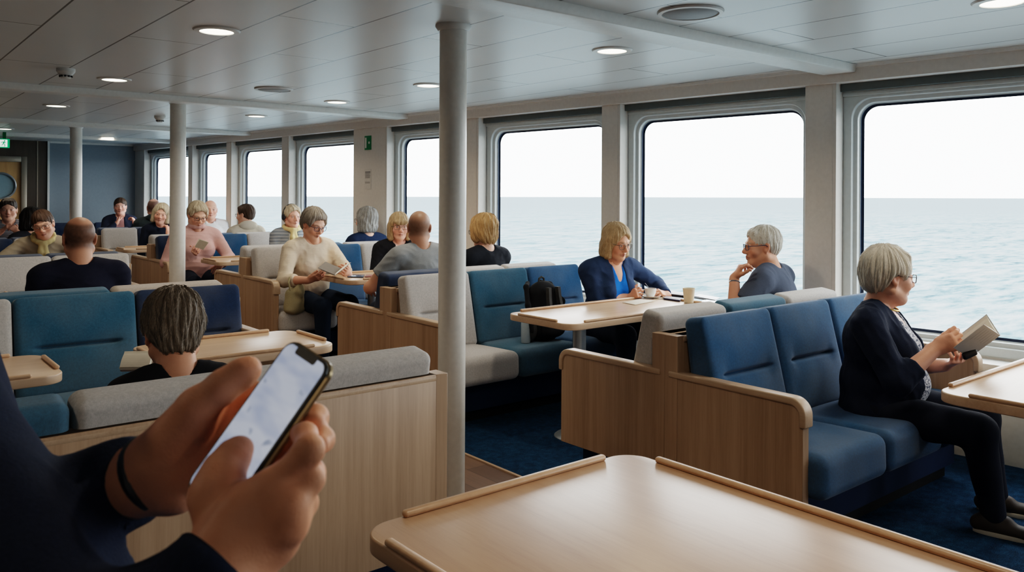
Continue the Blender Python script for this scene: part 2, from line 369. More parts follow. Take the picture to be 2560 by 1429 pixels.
for x,y in ((-1.2,2),(-1.2,5.2),(-1.2,8.4),(1.4,1.0),(1.4,-1.6),(-1.2,-1.2),(3.8,-1.2),(-3.6,3),(-3.6,7)):
    l=bpy.data.lights.new('cabin_lamp','AREA'); l.shape='DISK'; l.size=.17; l.energy=LAMP; l.color=(1,.83,.62); l.spread=R(150)
    lo=bpy.data.objects.new('cabin_lamp',l); COL.objects.link(lo); lo.location=(x,y,ZC-.02)
    MBX=MB().lathe([(.0,-.006),(.083,-.006),(.112,-.008),(.118,-.001)],n=28).build('downlight',M['lamp']); MBX.location=(x,y,ZC); tag(MBX,'recessed ceiling downlight over the cabin behind the viewer','ceiling light','recessed ceiling downlights out of view')
for x,y,lb in ((3.01,2.37,'large round ceiling loudspeaker near the top right, by the ceiling rib'),(2.68,6.26,'round ceiling loudspeaker between the two white posts')):
    o=empty('ceiling_speaker',(x,y,ZC)); tag(o,lb,'speaker','round ceiling loudspeakers')
    MB().lathe([(.128,-.001),(.13,-.012),(.148,-.010),(.152,-.001)],n=40).build('ring',M['white'],o,smooth=True)
    MB().lathe([(.0,-.010),(.12,-.010),(.128,-.004)],n=40).build('grille',M['grille'],o,smooth=True)
for x,y,lb in ((1.18,6.21,'white smoke detector hanging from the ceiling at upper left'),(2.68,9.28,'small white ceiling detector left of the middle post')):
    o=empty('smoke_detector',(x,y,ZC)); tag(o,lb,'smoke detector','ceiling smoke detectors')
    MB().lathe([(.0,-.045),(.038,-.045),(.05,-.03),(.058,-.02),(.058,0)],n=28).build('base',M['white'],o,smooth=True)
    MB().lathe([(.0,-.068),(.026,-.068),(.034,-.058),(.034,-.044)],n=24).build('sensor_head',M['white'],o,smooth=True)
    v=MB()
    for k in range(10):
        a=2*math.pi*k/10; v.box(.0355*math.cos(a)-.006,.0355*math.cos(a)+.006,.0355*math.sin(a)-.006,.0355*math.sin(a)+.006,-.058,-.047)
    v.build('vent',M['black'],o)
# exit sign hanging near the door
es=empty('exit_sign',(0,0,0)); tag(es,'lit green emergency exit sign with white running figure hanging above the door','sign')
pc=at(9,358,11.3); es.location=pc; es.rotation_euler=(0,0,R(-8))
MB().box(-.072,.072,-.012,.012,-.062,.062).build('panel',M['signgreen'],es,bev=.003)
MB().box(-.012,.03,-.006,.006,.062,ZC-pc.z).build('bracket',M['green'],es)
m=MB(); m.box(-.045,.045,-.0135,-.0125,-.05,.05); m.build('white_field',M['signwhite'],es)
g=MB()
g.prism([(.012+.009*math.cos(a),.034+.009*math.sin(a)) for a in np.linspace(0,6.28,14)[:-1]],-.0148,-.0137,'y')
for P in ([(-.006,.022),(.014,.024),(.008,-.006),(-.010,-.004)],[(.014,.022),(.032,.006),(.027,.001),(.008,.014)],[(-.006,.022),(-.026,.018),(-.03,.002),(-.024,.0),(-.02,.012),(-.004,.014)],[(-.010,-.004),(.0,-.006),(-.008,-.026),(-.034,-.03),(-.034,-.024),(-.014,-.02)],[(-.002,-.006),(.008,-.006),(.022,-.022),(.014,-.048),(.007,-.046),(.012,-.024)]):
    g.prism(P,-.0148,-.0137,'y')
g.build('running_figure',M['signgreen'],es)
# door-release sign and notice on the wide pilaster
def on_wall(name,n,y,z,label,cat):
    o=empty(name,WO+Matrix.Rotation(WA,3,'Z')@Vector((n,ws(y),z)),WA); tag(o,label,cat); return o
s=on_wall('safety_sign',-.004,8.02,2.085,'small green safety sign with white door bar and dot on the wide pilaster','sign')
MB().box(-.004,.003,-.062,.062,-.078,.078).build('plate',M['green'],s,bev=.002)
MB().box(-.0052,-.004,.022,.05,-.058,.058).prism([(-.028+.014*math.cos(a),.0+.014*math.sin(a)) for a in np.linspace(0,6.28,16)[:-1]],-.0052,-.004,'x').build('emblem',M['china'],s)
s=on_wall('paper_notice',-.004,8.02,1.68,'white printed notice on the wide pilaster below the green sign','notice')
MB().box(-.001,.003,-.062,.062,-.11,.11).build('sheet',plain('notice sheet',lin((205,202,197)),.7,.2),s)
b=MB()
zz=.085
for k,(n,h) in enumerate(((1,.012),(1,.006),(1,.006),(1,.006),(1,.006),(1,.006),(0,.03),(1,.005),(1,.005))):
    if n: b.box(-.0022,-.001,-.05+.004*(k%3),.048,zz-h,zz)
    zz-=h+.006
b.build('printed_lines',M['ink'],s)
# ------------------------------------------------------------------ bench seating
def back_deform(zc,taper):
    def f(V,h):
        x,y,z=V[:,0].copy(),V[:,1].copy(),V[:,2].copy()
        fr=np.clip(y/h[1],0,1)
        y+=fr*.012*np.cos(np.clip(x/h[0],-1,1)*1.4)*np.cos(np.clip(z/h[2],-1,1)*1.3)
        xf=1/(1+np.exp((np.abs(x)-.66*h[0])/.012))
        y-=fr*xf*(.030*np.exp(-((z-zc)/.009)**2)+.014*np.exp(-((z-zc)/.05)**2))
        y-=taper*fr*(z+h[2])/(2*h[2])
        V=V.copy(); V[:,1]=y; return V
    return f
def seat_deform(V,h):
    x,y,z=V[:,0].copy(),V[:,1],V[:,2]
    V=V.copy(); top=np.clip(z/h[2],0,1); V[:,2]=z+top*.014*np.cos(np.clip(x/h[0],-1,1)*1.45)*np.cos(np.clip(y/h[1],-1,1)*1.3)
    return V
CMESH={}
def cush(kind,w,zs):
    k=(kind,round(w,3),zs)
    if k not in CMESH:
        if kind=='back':
            CMESH[k]=cushion((w-.008,.165,.53*zs),.035,(12 if w<.7 else 22),back_deform(-.005,.05),(-.005,))
            V,F=CMESH[k]
            # finer vertical rows around the pinched seam
        else: CMESH[k]=cushion((w-.008,.60,.185),.05,10,seat_deform)
    return CMESH[k]
def bench(x0,x1,yb,face,cols,label,arms=(True,False),widths=None,zs=1.0,z0=0.0,single=False,armdep=.68,group='upholstered lounge benches'):
    xm=(x0+x1)/2; o=empty('bench',(xm,yb,z0),0 if face>0 else math.pi); tag(o,label,'bench',group)
    L=lambda x:(x-xm)*face
    a,b=sorted((L(x0),L(x1))); zt=.86*zs
    MB().box(a,b,-.024,.045,.2,zt).build('back_panel',M['oak'],o,bev=.003)
    MB().box(a,b,-.0245,.055,zt-.03,zt).build('panel_cap',M['oakcap'],o,bev=.01,seg=3)
    MB().box(a+.03,b-.03,.07,.58,.08,.27).build('plinth',M['plinth'],o)
    MB().box(a+.05,b-.05,.09,.54,.0,.08).build('kickboard',M['kick'],o)
    n=len(cols); widths=widths or [abs(x1-x0)/n]*n
    x=x0; sg=1 if x1>x0 else -1
    for c,w in zip(cols,widths):
        cx=L(x+sg*w/2); x+=sg*w
        V,F=cush('back',w,zs)
        bk=mk('back_cushion',V,F,M[c],o); tilt=R(9)
        bk.location=(cx,.16 if not single else .118,.69*zs); bk.rotation_euler=(tilt,0,0)
        if c!=cols[0]: tag(bk,c+' back cushion')
        V,F=cush('seat',w,1); st=mk('seat_cushion',V,F,M[c],o); st.location=(cx,.45,.365+.45*(zs-1)); st.rotation_euler=(R(2),0,0)
    for k,(on,xe) in enumerate(zip(arms,(x0,x1))):
        if not on: continue
        xl=L(xe); sgn=1 if xl>0 else -1; i0,i1=sorted((xl-sgn*.008,xl+sgn*.037)); za=.68*zs+(0 if zs==1 else .02); r=.055
        arc=[(armdep-r+r*math.sin(t),za-r+r*math.cos(t)) for t in np.linspace(0,math.pi/2,9)]
        prof=[(-.0,za)]+arc+[(armdep,.2),(0,.2)]
        ap=MB().prism(prof,i0,i1,'x').build('arm_panel',M['oak'],o,bev=.002,seg=1)
        r2=r+.014
        out=[(-.0,za+.016)]+[(armdep-r+r2*math.sin(t),za-r+.002+r2*math.cos(t)) for t in np.linspace(0,math.pi/2,9)]+[(armdep+.014,za-.10)]
        inn=[(-.0,za-.012)]+[(armdep-r+(r-.014)*math.sin(t),za-r+(r-.014)*math.cos(t)) for t in np.linspace(0,math.pi/2,9)]+[(armdep-.014,za-.10)]
        MB().strip(out,inn,i0-.009,i1+.009,'x').build('armrest',M['oakcap'],ap,bev=.007,seg=3)
        MB().box(i0-.003,i1+.003,-.0248,.05,.2,zt+.001).build('end_post',M['oak'],o,bev=.0015,seg=1)
    return o
def wx(y): return 5.09-.088*(y-1.69)-.08
P=2.45; WY=[2.47+P*k for k in range(5)]
# window block, aisle end first
AX=[3.0,2.96,2.9,2.76,2.75]
def cols_w(a,c): return c
def wb(k,face,cols,label,arms=(True,False),widths=None,zs=1.0,dy=.0):
    y=WY[k]+(.025 if face>0 else -.025)+dy; x0=AX[k]; x1=min(x0+1.66,wx(y+face*.3))
    n=len(cols); w=widths or [(x1-x0)/n]*n
    return bench(x0,x1,y,face,cols,label,arms,w,zs)
wb(0,-1,['blue','blue','blue'],'mid blue bench with oak armrest where the woman in the navy cardigan reads',(True,True))
wb(0,1,['grey','teal','grey'],'bench with grey, teal and grey cushions under the man in the slate T-shirt')
wb(1,-1,['grey','teal','blue'],'bench with grey, teal and blue cushions holding the black backpack')
wb(1,1,['navy','grey','grey'],'bench with a navy end cushion behind the man in the grey T-shirt')
wb(2,-1,['grey','blue','grey'],'grey and blue bench where the woman in the cream sweater reads',zs=1.07)
wb(2,1,['grey','blue','grey'],'bench back to back with the cream sweater reader, grey end cushion',zs=1.07)
wb(3,-1,['navy','blue','grey'],'bench with navy, blue and grey cushions of the woman in pink',zs=1.08)
wb(3,1,['grey','blue','grey'],'bench behind the woman in pink, its grey end beside an oak arm',zs=1.08)
wb(4,-1,['grey','navy','navy'],'far bench with a light grey end cushion in front of the hooded man',zs=1.08)
wb(4,1,['navy','navy','navy'],'far navy bench of the man in the dark hooded top',zs=1.08)
bench(2.64,3.84,14.93,-1,['navy','navy'],'navy bench against the blue grey end wall',(False,False),zs=1.08)
# inboard block, aisle end first
NX=1.89; NYS=[2.6,5.08,7.55,10.0,12.4]
def nb(y,face,cols,widths,label,zs=1.0,single=False,arms=(True,False),NX=NX):
    return bench(NX,NX-sum(widths),y+(.025 if face>0 else -.025),face,cols,label,arms,widths,zs,single=single)
nb(2.48,1,['grey','teal','grey'],[1.2,.6,.6],'nearest bench seen from behind, oak back panel and long grey cushion',.98,single=True,NX=1.70)
nb(NYS[1],-1,['navy','teal','grey'],[.6,.6,1.2],'navy and teal bench facing the grey-haired reader')
nb(NYS[1],1,['beige','teal','grey'],[.66,.84,.9],'beige and teal bench of the man in the navy T-shirt seen from behind')
nb(NYS[2],-1,['grey','grey','grey'],[.58,.62,1.0],'grey bench facing the man in the navy T-shirt',1.05)
nb(NYS[2],1,['navy','navy','grey'],[.58,.62,1.0],'navy bench back to back with the plain grey bench on the inboard side',1.05)
nb(NYS[3],-1,['grey','navy','navy'],[.5,.5,.9],'bench of the woman with the yellow scarf',1.08)
nb(NYS[3],1,['navy','navy','grey'],[.5,.5,.9],'far navy bench behind the woman with the yellow scarf',1.08)
nb(NYS[4],-1,['navy','navy','grey'],[.6,.6,.8],'farthest inboard bench, under the man with clasped hands',1.08)
# ------------------------------------------------------------------ tables
def table(x0,x1,y0,y1,label,z=.75,legs=((.5,.5),),mat='oaktop',rim=True,r=.09,group='oak topped lounge tables'):
    cx,cy=(x0+x1)/2,(y0+y1)/2; lx,ly=x1-x0,y1-y0
    o=empty('table',(cx,cy,0)); tag(o,label,'table',group)
    MB().prism(rrect(0,0,lx,ly,r,10),z-.04,z).build('top',M[mat],o,bev=.006,seg=3)
    if rim:
        g=r+.035; w=.022; hh=.016
        for (a0,a1,b0,b1) in ((-lx/2+g,lx/2-g,ly/2-w,ly/2),(-lx/2+g,lx/2-g,-ly/2,-ly/2+w),(-lx/2,-lx/2+w,-ly/2+g,ly/2-g),(lx/2-w,lx/2,-ly/2+g,ly/2-g)):
            MB().box(a0,a1,b0,b1,z-.001,z+hh).build('rim',M['oakrim'],o,bev=.008,seg=3)
    for fx,fy in legs:
        lxp,lyp=-lx/2+fx*lx,-ly/2+fy*ly
        lg=MB().lathe([(.042,.012),(.042,z-.04)],(lxp,lyp,0),28).build('leg',M['metal'],o,smooth=True)
        MB().lathe([(.0,.018),(.04,.018),(.145,.012),(.155,.004),(.155,.0)],(lxp,lyp,.004),36).build('foot',M['metal'],lg,smooth=True)
    return o
table(.90,1.80,.35,1.635,'nearest oak table with raised rims in the foreground',mat='oaktopy',legs=((.5,.5),),r=.08)
table(3.28,4.75,.66,1.40,'oak table in front of the woman in the navy cardigan',legs=((.3,.5),(.8,.5)))
table(3.29,4.70,3.45,4.06,'oak table with the coffee cups between the woman in blue and the man in slate',legs=((.2,.35),(.8,.5)))
table(3.22,4.5,5.98,6.6,'oak table beside the woman in the cream sweater',z=.80,legs=((.3,.5),(.8,.5)))
table(2.98,4.2,8.3,8.92,'oak table with papers beside the woman in pink',z=.81,legs=((.4,.5),))
table(2.72,3.9,10.8,11.35,'farthest window-side oak table',z=.81,legs=((.3,.5),))
table(1.10,1.94,3.72,4.30,'oak table in front of the grey-haired reader seen from behind',legs=((.5,.5),))
table(-.2,.73,3.80,4.36,'oak table whose rimmed corner shows left of the grey-haired reader',legs=((.5,.5),))
table(-.1,.88,6.0,6.6,'oak table whose small corner shows at the left edge above the teal bench',z=.82,legs=((.5,.5),))
table(.55,1.5,8.62,9.2,'oak table under the arms of the woman with the yellow scarf',z=.80,legs=((.5,.5),))
# ------------------------------------------------------------------ implicit surfaces -> meshes
def A3(p): return np.array(p,dtype=np.float32)
class SDF:
    def __init__(s): s.p=[]
    def _a(s,fn,lo,hi,k,op): s.p.append((fn,A3(lo),A3(hi),k,op)); return s
    def cap(s,a,b,ra,rb,k=.02,op='+'):
        a,b=A3(a),A3(b); ba=b-a; L2=max(float(ba@ba),1e-9); m=max(ra,rb)
        def fn(X,Y,Z):
            x,y,z=X-a[0],Y-a[1],Z-a[2]; t=np.clip((x*ba[0]+y*ba[1]+z*ba[2])/L2,0,1)
            return np.sqrt((x-t*ba[0])**2+(y-t*ba[1])**2+(z-t*ba[2])**2)-(ra+(rb-ra)*t)
        return s._a(fn,np.minimum(a,b)-m,np.maximum(a,b)+m,k,op)
    def chain(s,pts,rs,k=.01,op='+'):
        for i in range(len(pts)-1): s.cap(pts[i],pts[i+1],rs[i],rs[i+1],k,op)
        return s
    def ell(s,c,r,Rm=None,k=.02,op='+'):
        c,r=A3(c),A3(r); Rm=np.eye(3) if Rm is None else np.array(Rm); m=np.abs(Rm)@r
        def fn(X,Y,Z):
            x,y,z=X-c[0],Y-c[1],Z-c[2]
            q=[(x*Rm[0,i]+y*Rm[1,i]+z*Rm[2,i])/r[i] for i in range(3)]
            k0=np.sqrt(q[0]**2+q[1]**2+q[2]**2); k1=np.sqrt((q[0]/r[0])**2+(q[1]/r[1])**2+(q[2]/r[2])**2)
            return k0*(k0-1)/np.maximum(k1,1e-6)
        return s._a(fn,c-m,c+m,k,op)
    def ecap(s,a,b,side,ra,rb,re=None,k=.02,op='+'):
        """tapered limb with elliptical section: ra,rb=(side radius, depth radius) at a and b; re = end rounding"""
        a,b=A3(a),A3(b); w=b-a; L=float(np.linalg.norm(w)); w=w/L; u=A3(side); u=u-w*(u@w); u/=np.linalg.norm(u); v=np.cross(w,u)
        re=re or (.5*(ra[0]+ra[1]),.5*(rb[0]+rb[1]))
        m=max(*ra,*rb)
        def fn(X,Y,Z):
            x,y,z=X-a[0],Y-a[1],Z-a[2]
            S=x*u[0]+y*u[1]+z*u[2]; F=x*v[0]+y*v[1]+z*v[2]; H=x*w[0]+y*w[1]+z*w[2]
            t=np.clip(H/L,0,1); rx=ra[0]+(rb[0]-ra[0])*t; ry=ra[1]+(rb[1]-ra[1])*t
            e=np.where(H<0,H/re[0],np.where(H>L,(H-L)/re[1],0))
            rz=np.where(H<0,re[0],re[1])
            k0=np.sqrt((S/rx)**2+(F/ry)**2+e**2); k1=np.sqrt((S/rx**2)**2+(F/ry**2)**2+(e/rz)**2)
            return k0*(k0-1)/np.maximum(k1,1e-6)
        ex=max(re)
        return s._a(fn,np.minimum(a,b)-m-ex,np.maximum(a,b)+m+ex,k,op)
    def half(s,p,n,k=.006,lo=None,hi=None):
        """cut away everything on the side of point p that n points to (inside lo..hi)"""
        p,n=A3(p),A3(n); n=n/np.linalg.norm(n)
        def fn(X,Y,Z): return -((X-p[0])*n[0]+(Y-p[1])*n[1]+(Z-p[2])*n[2])
        return s._a(fn,lo if lo is not None else p-2,hi if hi is not None else p+2,k,'-')
    def mesh(s,res,noise=None):
        lo=np.min([p[1] for p in s.p if p[4]=='+'],axis=0)-3*res; hi=np.max([p[2] for p in s.p if p[4]=='+'],axis=0)+3*res
        n=np.ceil((hi-lo)/res).astype(int)+1
        ax=[(lo[i]+res*np.arange(n[i])).astype(np.float32) for i in range(3)]
        g=np.full(n,.2,dtype=np.float32)
        for fn,a,b,k,op in s.p:
            m=k+3*res
            i0=np.maximum(np.floor((a-m-lo)/res).astype(int),0); i1=np.minimum(np.ceil((b+m-lo)/res).astype(int)+1,n)
            if (i1<=i0).any(): continue
            sl=tuple(slice(i0[i],i1[i]) for i in range(3))
            d=fn(ax[0][sl[0]][:,None,None],ax[1][sl[1]][None,:,None],ax[2][sl[2]][None,None,:]).astype(np.float32)
            G=g[sl]
            if op=='+':
                h=np.maximum(k-np.abs(G-d),0)/k; g[sl]=np.minimum(G,d)-h*h*k*.25
            else:
                d=-d; h=np.maximum(k-np.abs(G-d),0)/k; g[sl]=np.maximum(G,d)+h*h*k*.25
        return nets(g,lo,res)
def nets(g,lo,res):
    s=g<0; n=np.array(g.shape)
    c=np.zeros(n-1,dtype=np.int8)
    O=[(i,j,k) for i in (0,1) for j in (0,1) for k in (0,1)]
    for i,j,k in O: c+=s[i:n[0]-1+i,j:n[1]-1+j,k:n[2]-1+k]
    act=(c>0)&(c<8); I=np.argwhere(act)
    idm=np.full(n-1,-1,dtype=np.int32); idm[act]=np.arange(len(I))
    val={o:g[I[:,0]+o[0],I[:,1]+o[1],I[:,2]+o[2]] for o in O}
    acc=np.zeros((len(I),3)); cnt=np.zeros(len(I))
    for o in O:
        for a in range(3):
            if o[a]: continue
            o2=list(o); o2[a]=1; o2=tuple(o2); va,vb=val[o],val[o2]; m=(va<0)!=(vb<0)
            t=np.where(m,va/np.where(m,va-vb,1),0); p=np.zeros((len(I),3)); p[:]=o; p[:,a]=t
            acc[m]+=p[m]; cnt[m]+=1
    V=lo+res*(I+acc/cnt[:,None]); Fs=[]
    for a in range(3):
        b,cx=(a+1)%3,(a+2)%3
        sl=[slice(None)]*3; s0=list(sl); s1=list(sl); s0[a]=slice(0,n[a]-1); s1[a]=slice(1,n[a])
        e=s[tuple(s0)]!=s[tuple(s1)]; E=np.argwhere(e)
        E=E[(E[:,b]>0)&(E[:,cx]>0)&(E[:,b]<n[b]-1)&(E[:,cx]<n[cx]-1)]
        ins=s[E[:,0],E[:,1],E[:,2]]
        def cell(db,dc):
            q=E.copy(); q[:,b]+=db; q[:,cx]+=dc; return idm[q[:,0],q[:,1],q[:,2]]
        q=np.stack([cell(-1,-1),cell(0,-1),cell(0,0),cell(-1,0)],1); q[~ins]=q[~ins][:,::-1]
        Fs.append(q)
    F=np.concatenate(Fs); F=F[(F>=0).all(1)]
    return V,F
def relax(V,F,it=2,w=.5):
    n=len(V)
    for _ in range(it):
        acc=np.zeros_like(V); cnt=np.zeros(n)
        for a in range(4):
            b=(a+1)%4
            np.add.at(acc,F[:,a],V[F[:,b]]); np.add.at(cnt,F[:,a],1); np.add.at(acc,F[:,b],V[F[:,a]]); np.add.at(cnt,F[:,b],1)
        V=V*(1-w)+w*acc/np.maximum(cnt,1)[:,None]
    return V
def vnorm(V,F):
    N=np.zeros_like(V); fn=np.cross(V[F[:,2]]-V[F[:,0]],V[F[:,3]]-V[F[:,1]])
    for a in range(4): np.add.at(N,F[:,a],fn)
    return N/np.maximum(np.linalg.norm(N,axis=1,keepdims=True),1e-12)
def sines(P,fr,seed,n=7,asp=(1,1,1)):
    r=np.random.default_rng(seed); o=np.zeros(len(P))
    for _ in range(n):
        d=r.normal(size=3)*np.array(asp); d/=np.linalg.norm(d); o+=np.sin((P@d)*fr*r.uniform(.6,1.6)+r.uniform(0,6.3)+1.3*np.sin(P@r.normal(size=3)*fr*.35))
    return o/n
def rotm(yaw=0,pitch=0,roll=0):
    """yaw to own left, pitch down, roll to own right shoulder (degrees)"""
    return np.array(Matrix.Rotation(R(yaw),3,'Z')@Matrix.Rotation(R(-pitch),3,'X')@Matrix.Rotation(R(roll),3,'Y'))
# ------------------------------------------------------------------ skin, hair
def m_skin():
    t=NT('skin'); c=t.n('ShaderNodeAttribute',attribute_name='Col').outputs['Color']; a=t.noise(t.co('Object'),60,4,.6); b=t.noise(t.co('Object'),420,2)
    col=t.mix(t.math('MULTIPLY',a.outputs[0],.45),c,t.mix(1.0,c,(.86,.66,.58),'MULTIPLY'))
    return t.bsdf(col,.5,t.bump(t.math('ADD',b.outputs[0],t.math('MULTIPLY',a.outputs[0],2.0)),.16,.0025),.35,sss=.0)
M['skin']=m_skin()
def m_hair(name,c,c2):
    t=NT(name); co=t.co('@hs',(9,1.6,1)); a=t.noise(co,3.2,4,.65,.3); b=t.noise(t.co('@hs',(40,2.5,1)),3,3,.6)
    f=t.math('ADD',t.math('MULTIPLY',a.outputs[0],.6),t.math('MULTIPLY',b.outputs[0],.4))
    col=t.ramp(f,[(.36,mul(c2,.75)),(.5,mul([x+y for x,y in zip(c,c2)],.5)),(.62,c)])
    return t.bsdf(col.outputs[0],.5,t.bump(f,.7,.006),.35)
HAIR={}
for k,c,c2 in (('grey',(176,168,156),(112,104,94)),('silver',(242,238,228),(186,176,160)),('salt',(178,168,156),(100,92,84)),('dark',(74,58,46),(34,26,21)),('brownh',(92,66,48),(46,32,24)),('blond',(206,178,138),(136,108,76)),('gold',(220,180,126),(160,116,70)),('ash',(208,180,140),(146,116,82)),('steel',(188,186,182),(108,106,104)),('greyb',(158,142,124),(84,70,58)),('pale',(222,208,184),(164,146,118)),('black',(36,30,28),(16,13,12))):
    HAIR[k]=m_hair('hair '+k,lin(c),lin(c2))
SK={'fair':lin((230,180,157)),'tan':lin((214,158,130)),'pink':lin((232,178,160)),'olive':lin((198,142,114))}
def cr(c): return Vector(c)
# ------------------------------------------------------------------ head
def head_sdf(S,T,Rm,s=1.0,jaw=1.0,neck=None,nr=.056,old=0):
    def p(x,y,z): return T+Rm@(np.array((x,y,z))*s)
    def E(c,r,k=.02,op='+',tilt=None):
        S.ell(p(*c),[v*s for v in r],Rm if tilt is None else Rm@tilt,k*s,op)
    def C(a,b,ra,rb,k=.012,op='+'): S.cap(p(*a),p(*b),ra*s,rb*s,k*s,op)
    E((0,-.018,.032),(.075,.094,.082))
    E((0,.022,-.03),(.060*jaw,.066,.083),.03)
    for q in (-1,1):
        C((q*.052*jaw,-.008,-.058),(q*.02,.058,-.094),.024,.018,.02)
        E((q*.040,.056,-.028),(.026,.024,.024),.02)
        C((q*.046,.058,.026),(q*.012,.080,.022),.010,.010,.014)
        E((q*.033,.090,.006),(.018,.014,.012),.012,'-')
        E((q*.0325,.0725,.005),(.0135,.0125,.0125),.003)
        C((q*.022,.083,.0125),(q*.044,.077,.0115),.0042,.0035,.005)
        C((q*.024,.083,-.0055),(q*.042,.078,-.005),.003,.003,.006)
        E((q*.012,.092,-.034),(.0095,.011,.0085),.007)
        E((q*.0765,-.012,-.004),(.0085,.019,.031),.006,'+',np.array(Matrix.Rotation(R(q*16),3,'Z')@Matrix.Rotation(R(12),3,'X')))
        E((q*.083,-.006,.0),(.006,.010,.018),.006,'-')
        C((q*.0755,-.004,-.026),(q*.0755,-.006,-.032),.008,.007,.006)
    C((0,.078,.014),(0,.103,-.024),.008,.0115,.012)
    E((0,.101,-.028),(.0115,.0125,.010),.008)
    C((0,.062,-.098),(0,.066,-.094),.021,.02,.02)
    C((-.019,.079,-.0585),(0,.0875,-.0555),.0050,.0068,.006); C((.019,.079,-.0585),(0,.0875,-.0555),.0050,.0068,.006)
    C((-.016,.078,-.0665),(0,.0855,-.0685),.0055,.0075,.006); C((.016,.078,-.0665),(0,.0855,-.0685),.0055,.0075,.006)
    S.cap(p(-.018,.088,-.0622),p(.018,.088,-.0622),.0022*s,.0022*s,.003*s,'-')
    if neck is not None:
        S.cap(p(0,-.026,-.055),neck,nr*s,(nr+.006)*s,.03)
        if old: S.cap(p(0,.035,-.092),neck+Rm@np.array((0,.045,0.02)),.026*s,.03*s,.03)
def head_paint(V,T,Rm,s,skin,browc,hairc=None,crop=None,lipc=(.42,.13,.11)):
    q=((V-T)@Rm)/s; col=np.tile(np.array(skin),(len(V),1)); x,y,z=q[:,0],q[:,1],q[:,2]; ax=np.abs(x)
    def bl(m,c,a=1.0):
        m=np.clip(m*a,0,1)[:,None]; col[:]=col*(1-m)+np.array(c)*m
    g=lambda cx,cy,cz,r:np.exp(-(((ax-cx)**2+(y-cy)**2+(z-cz)**2)/r**2))
    ch=np.array(skin)*np.array((1.05,.72,.68))
    bl(g(.042,.068,-.03,.026),ch,.6); bl(g(0,.108,-.028,.016),ch,.7); bl(g(.08,-.01,-.01,.03),ch,.5)
    bl(g(.033,.08,.003,.02),np.array(skin)*np.array((.72,.55,.52)),.45)
    fr=y>.06
    lip=np.exp(-(ax/.019)**4)*np.exp(-((z+.0622)/.0085)**4)*fr; bl(lip,lipc,.75)
    line=np.exp(-(ax/.022)**4)*np.exp(-((z+.0622)/.0022)**2)*fr; bl(line,(.12,.04,.035),.7)
    bl(np.exp(-((ax-.0085)/.0045)**2-((z+.0405)/.0035)**2)*fr,(.1,.04,.03),.6)
    br=np.exp(-((ax-.034)/.0155)**4)*np.exp(-((z-.0265+18*(ax-.034)**2)/.0042)**2)*fr; bl(br,browc,.75)
    e=np.exp(-((ax-.0325)/.0105)**4-((z-.0045)/.0050)**4)*fr; bl(e,(.62,.58,.55),1)
    bl(np.exp(-(((ax-.0325)**2+(z-.0045)**2)/.0052**2)**3)*fr,(.05,.04,.035),1)
    bl(np.exp(-((ax-.0325)/.0125)**4-((z-.0103+14*(ax-.0325)**2)/.0018)**2)*fr,(.05,.03,.025),.7)
    if crop:
        hl=crop.get('front',.062); rec=crop.get('rec',0)
        top=1/(1+np.exp(-(z-(hl-np.clip(-(y-.055)*1.35,0,.14)))/.004)); back=(y<.03)
        m=top*1.0
        if rec: m*=1/(1+np.exp(-(np.sqrt((x/.062)**2+((y-crop.get('by',.01))/.085)**2+((z-.115)/.06)**2)-rec)/.06))
        m*=1/(1+np.exp(-(z+.06)/.006))
        earm=np.exp(-((ax-.08)/.012)**4-((y+.008)/.024)**4-((z+.004)/.036)**4); m*=1-earm
        nzv=.96+.10*sines(q,260,3,9); bl(m*crop.get('a',.9)*nzv,hairc,1)
    return col
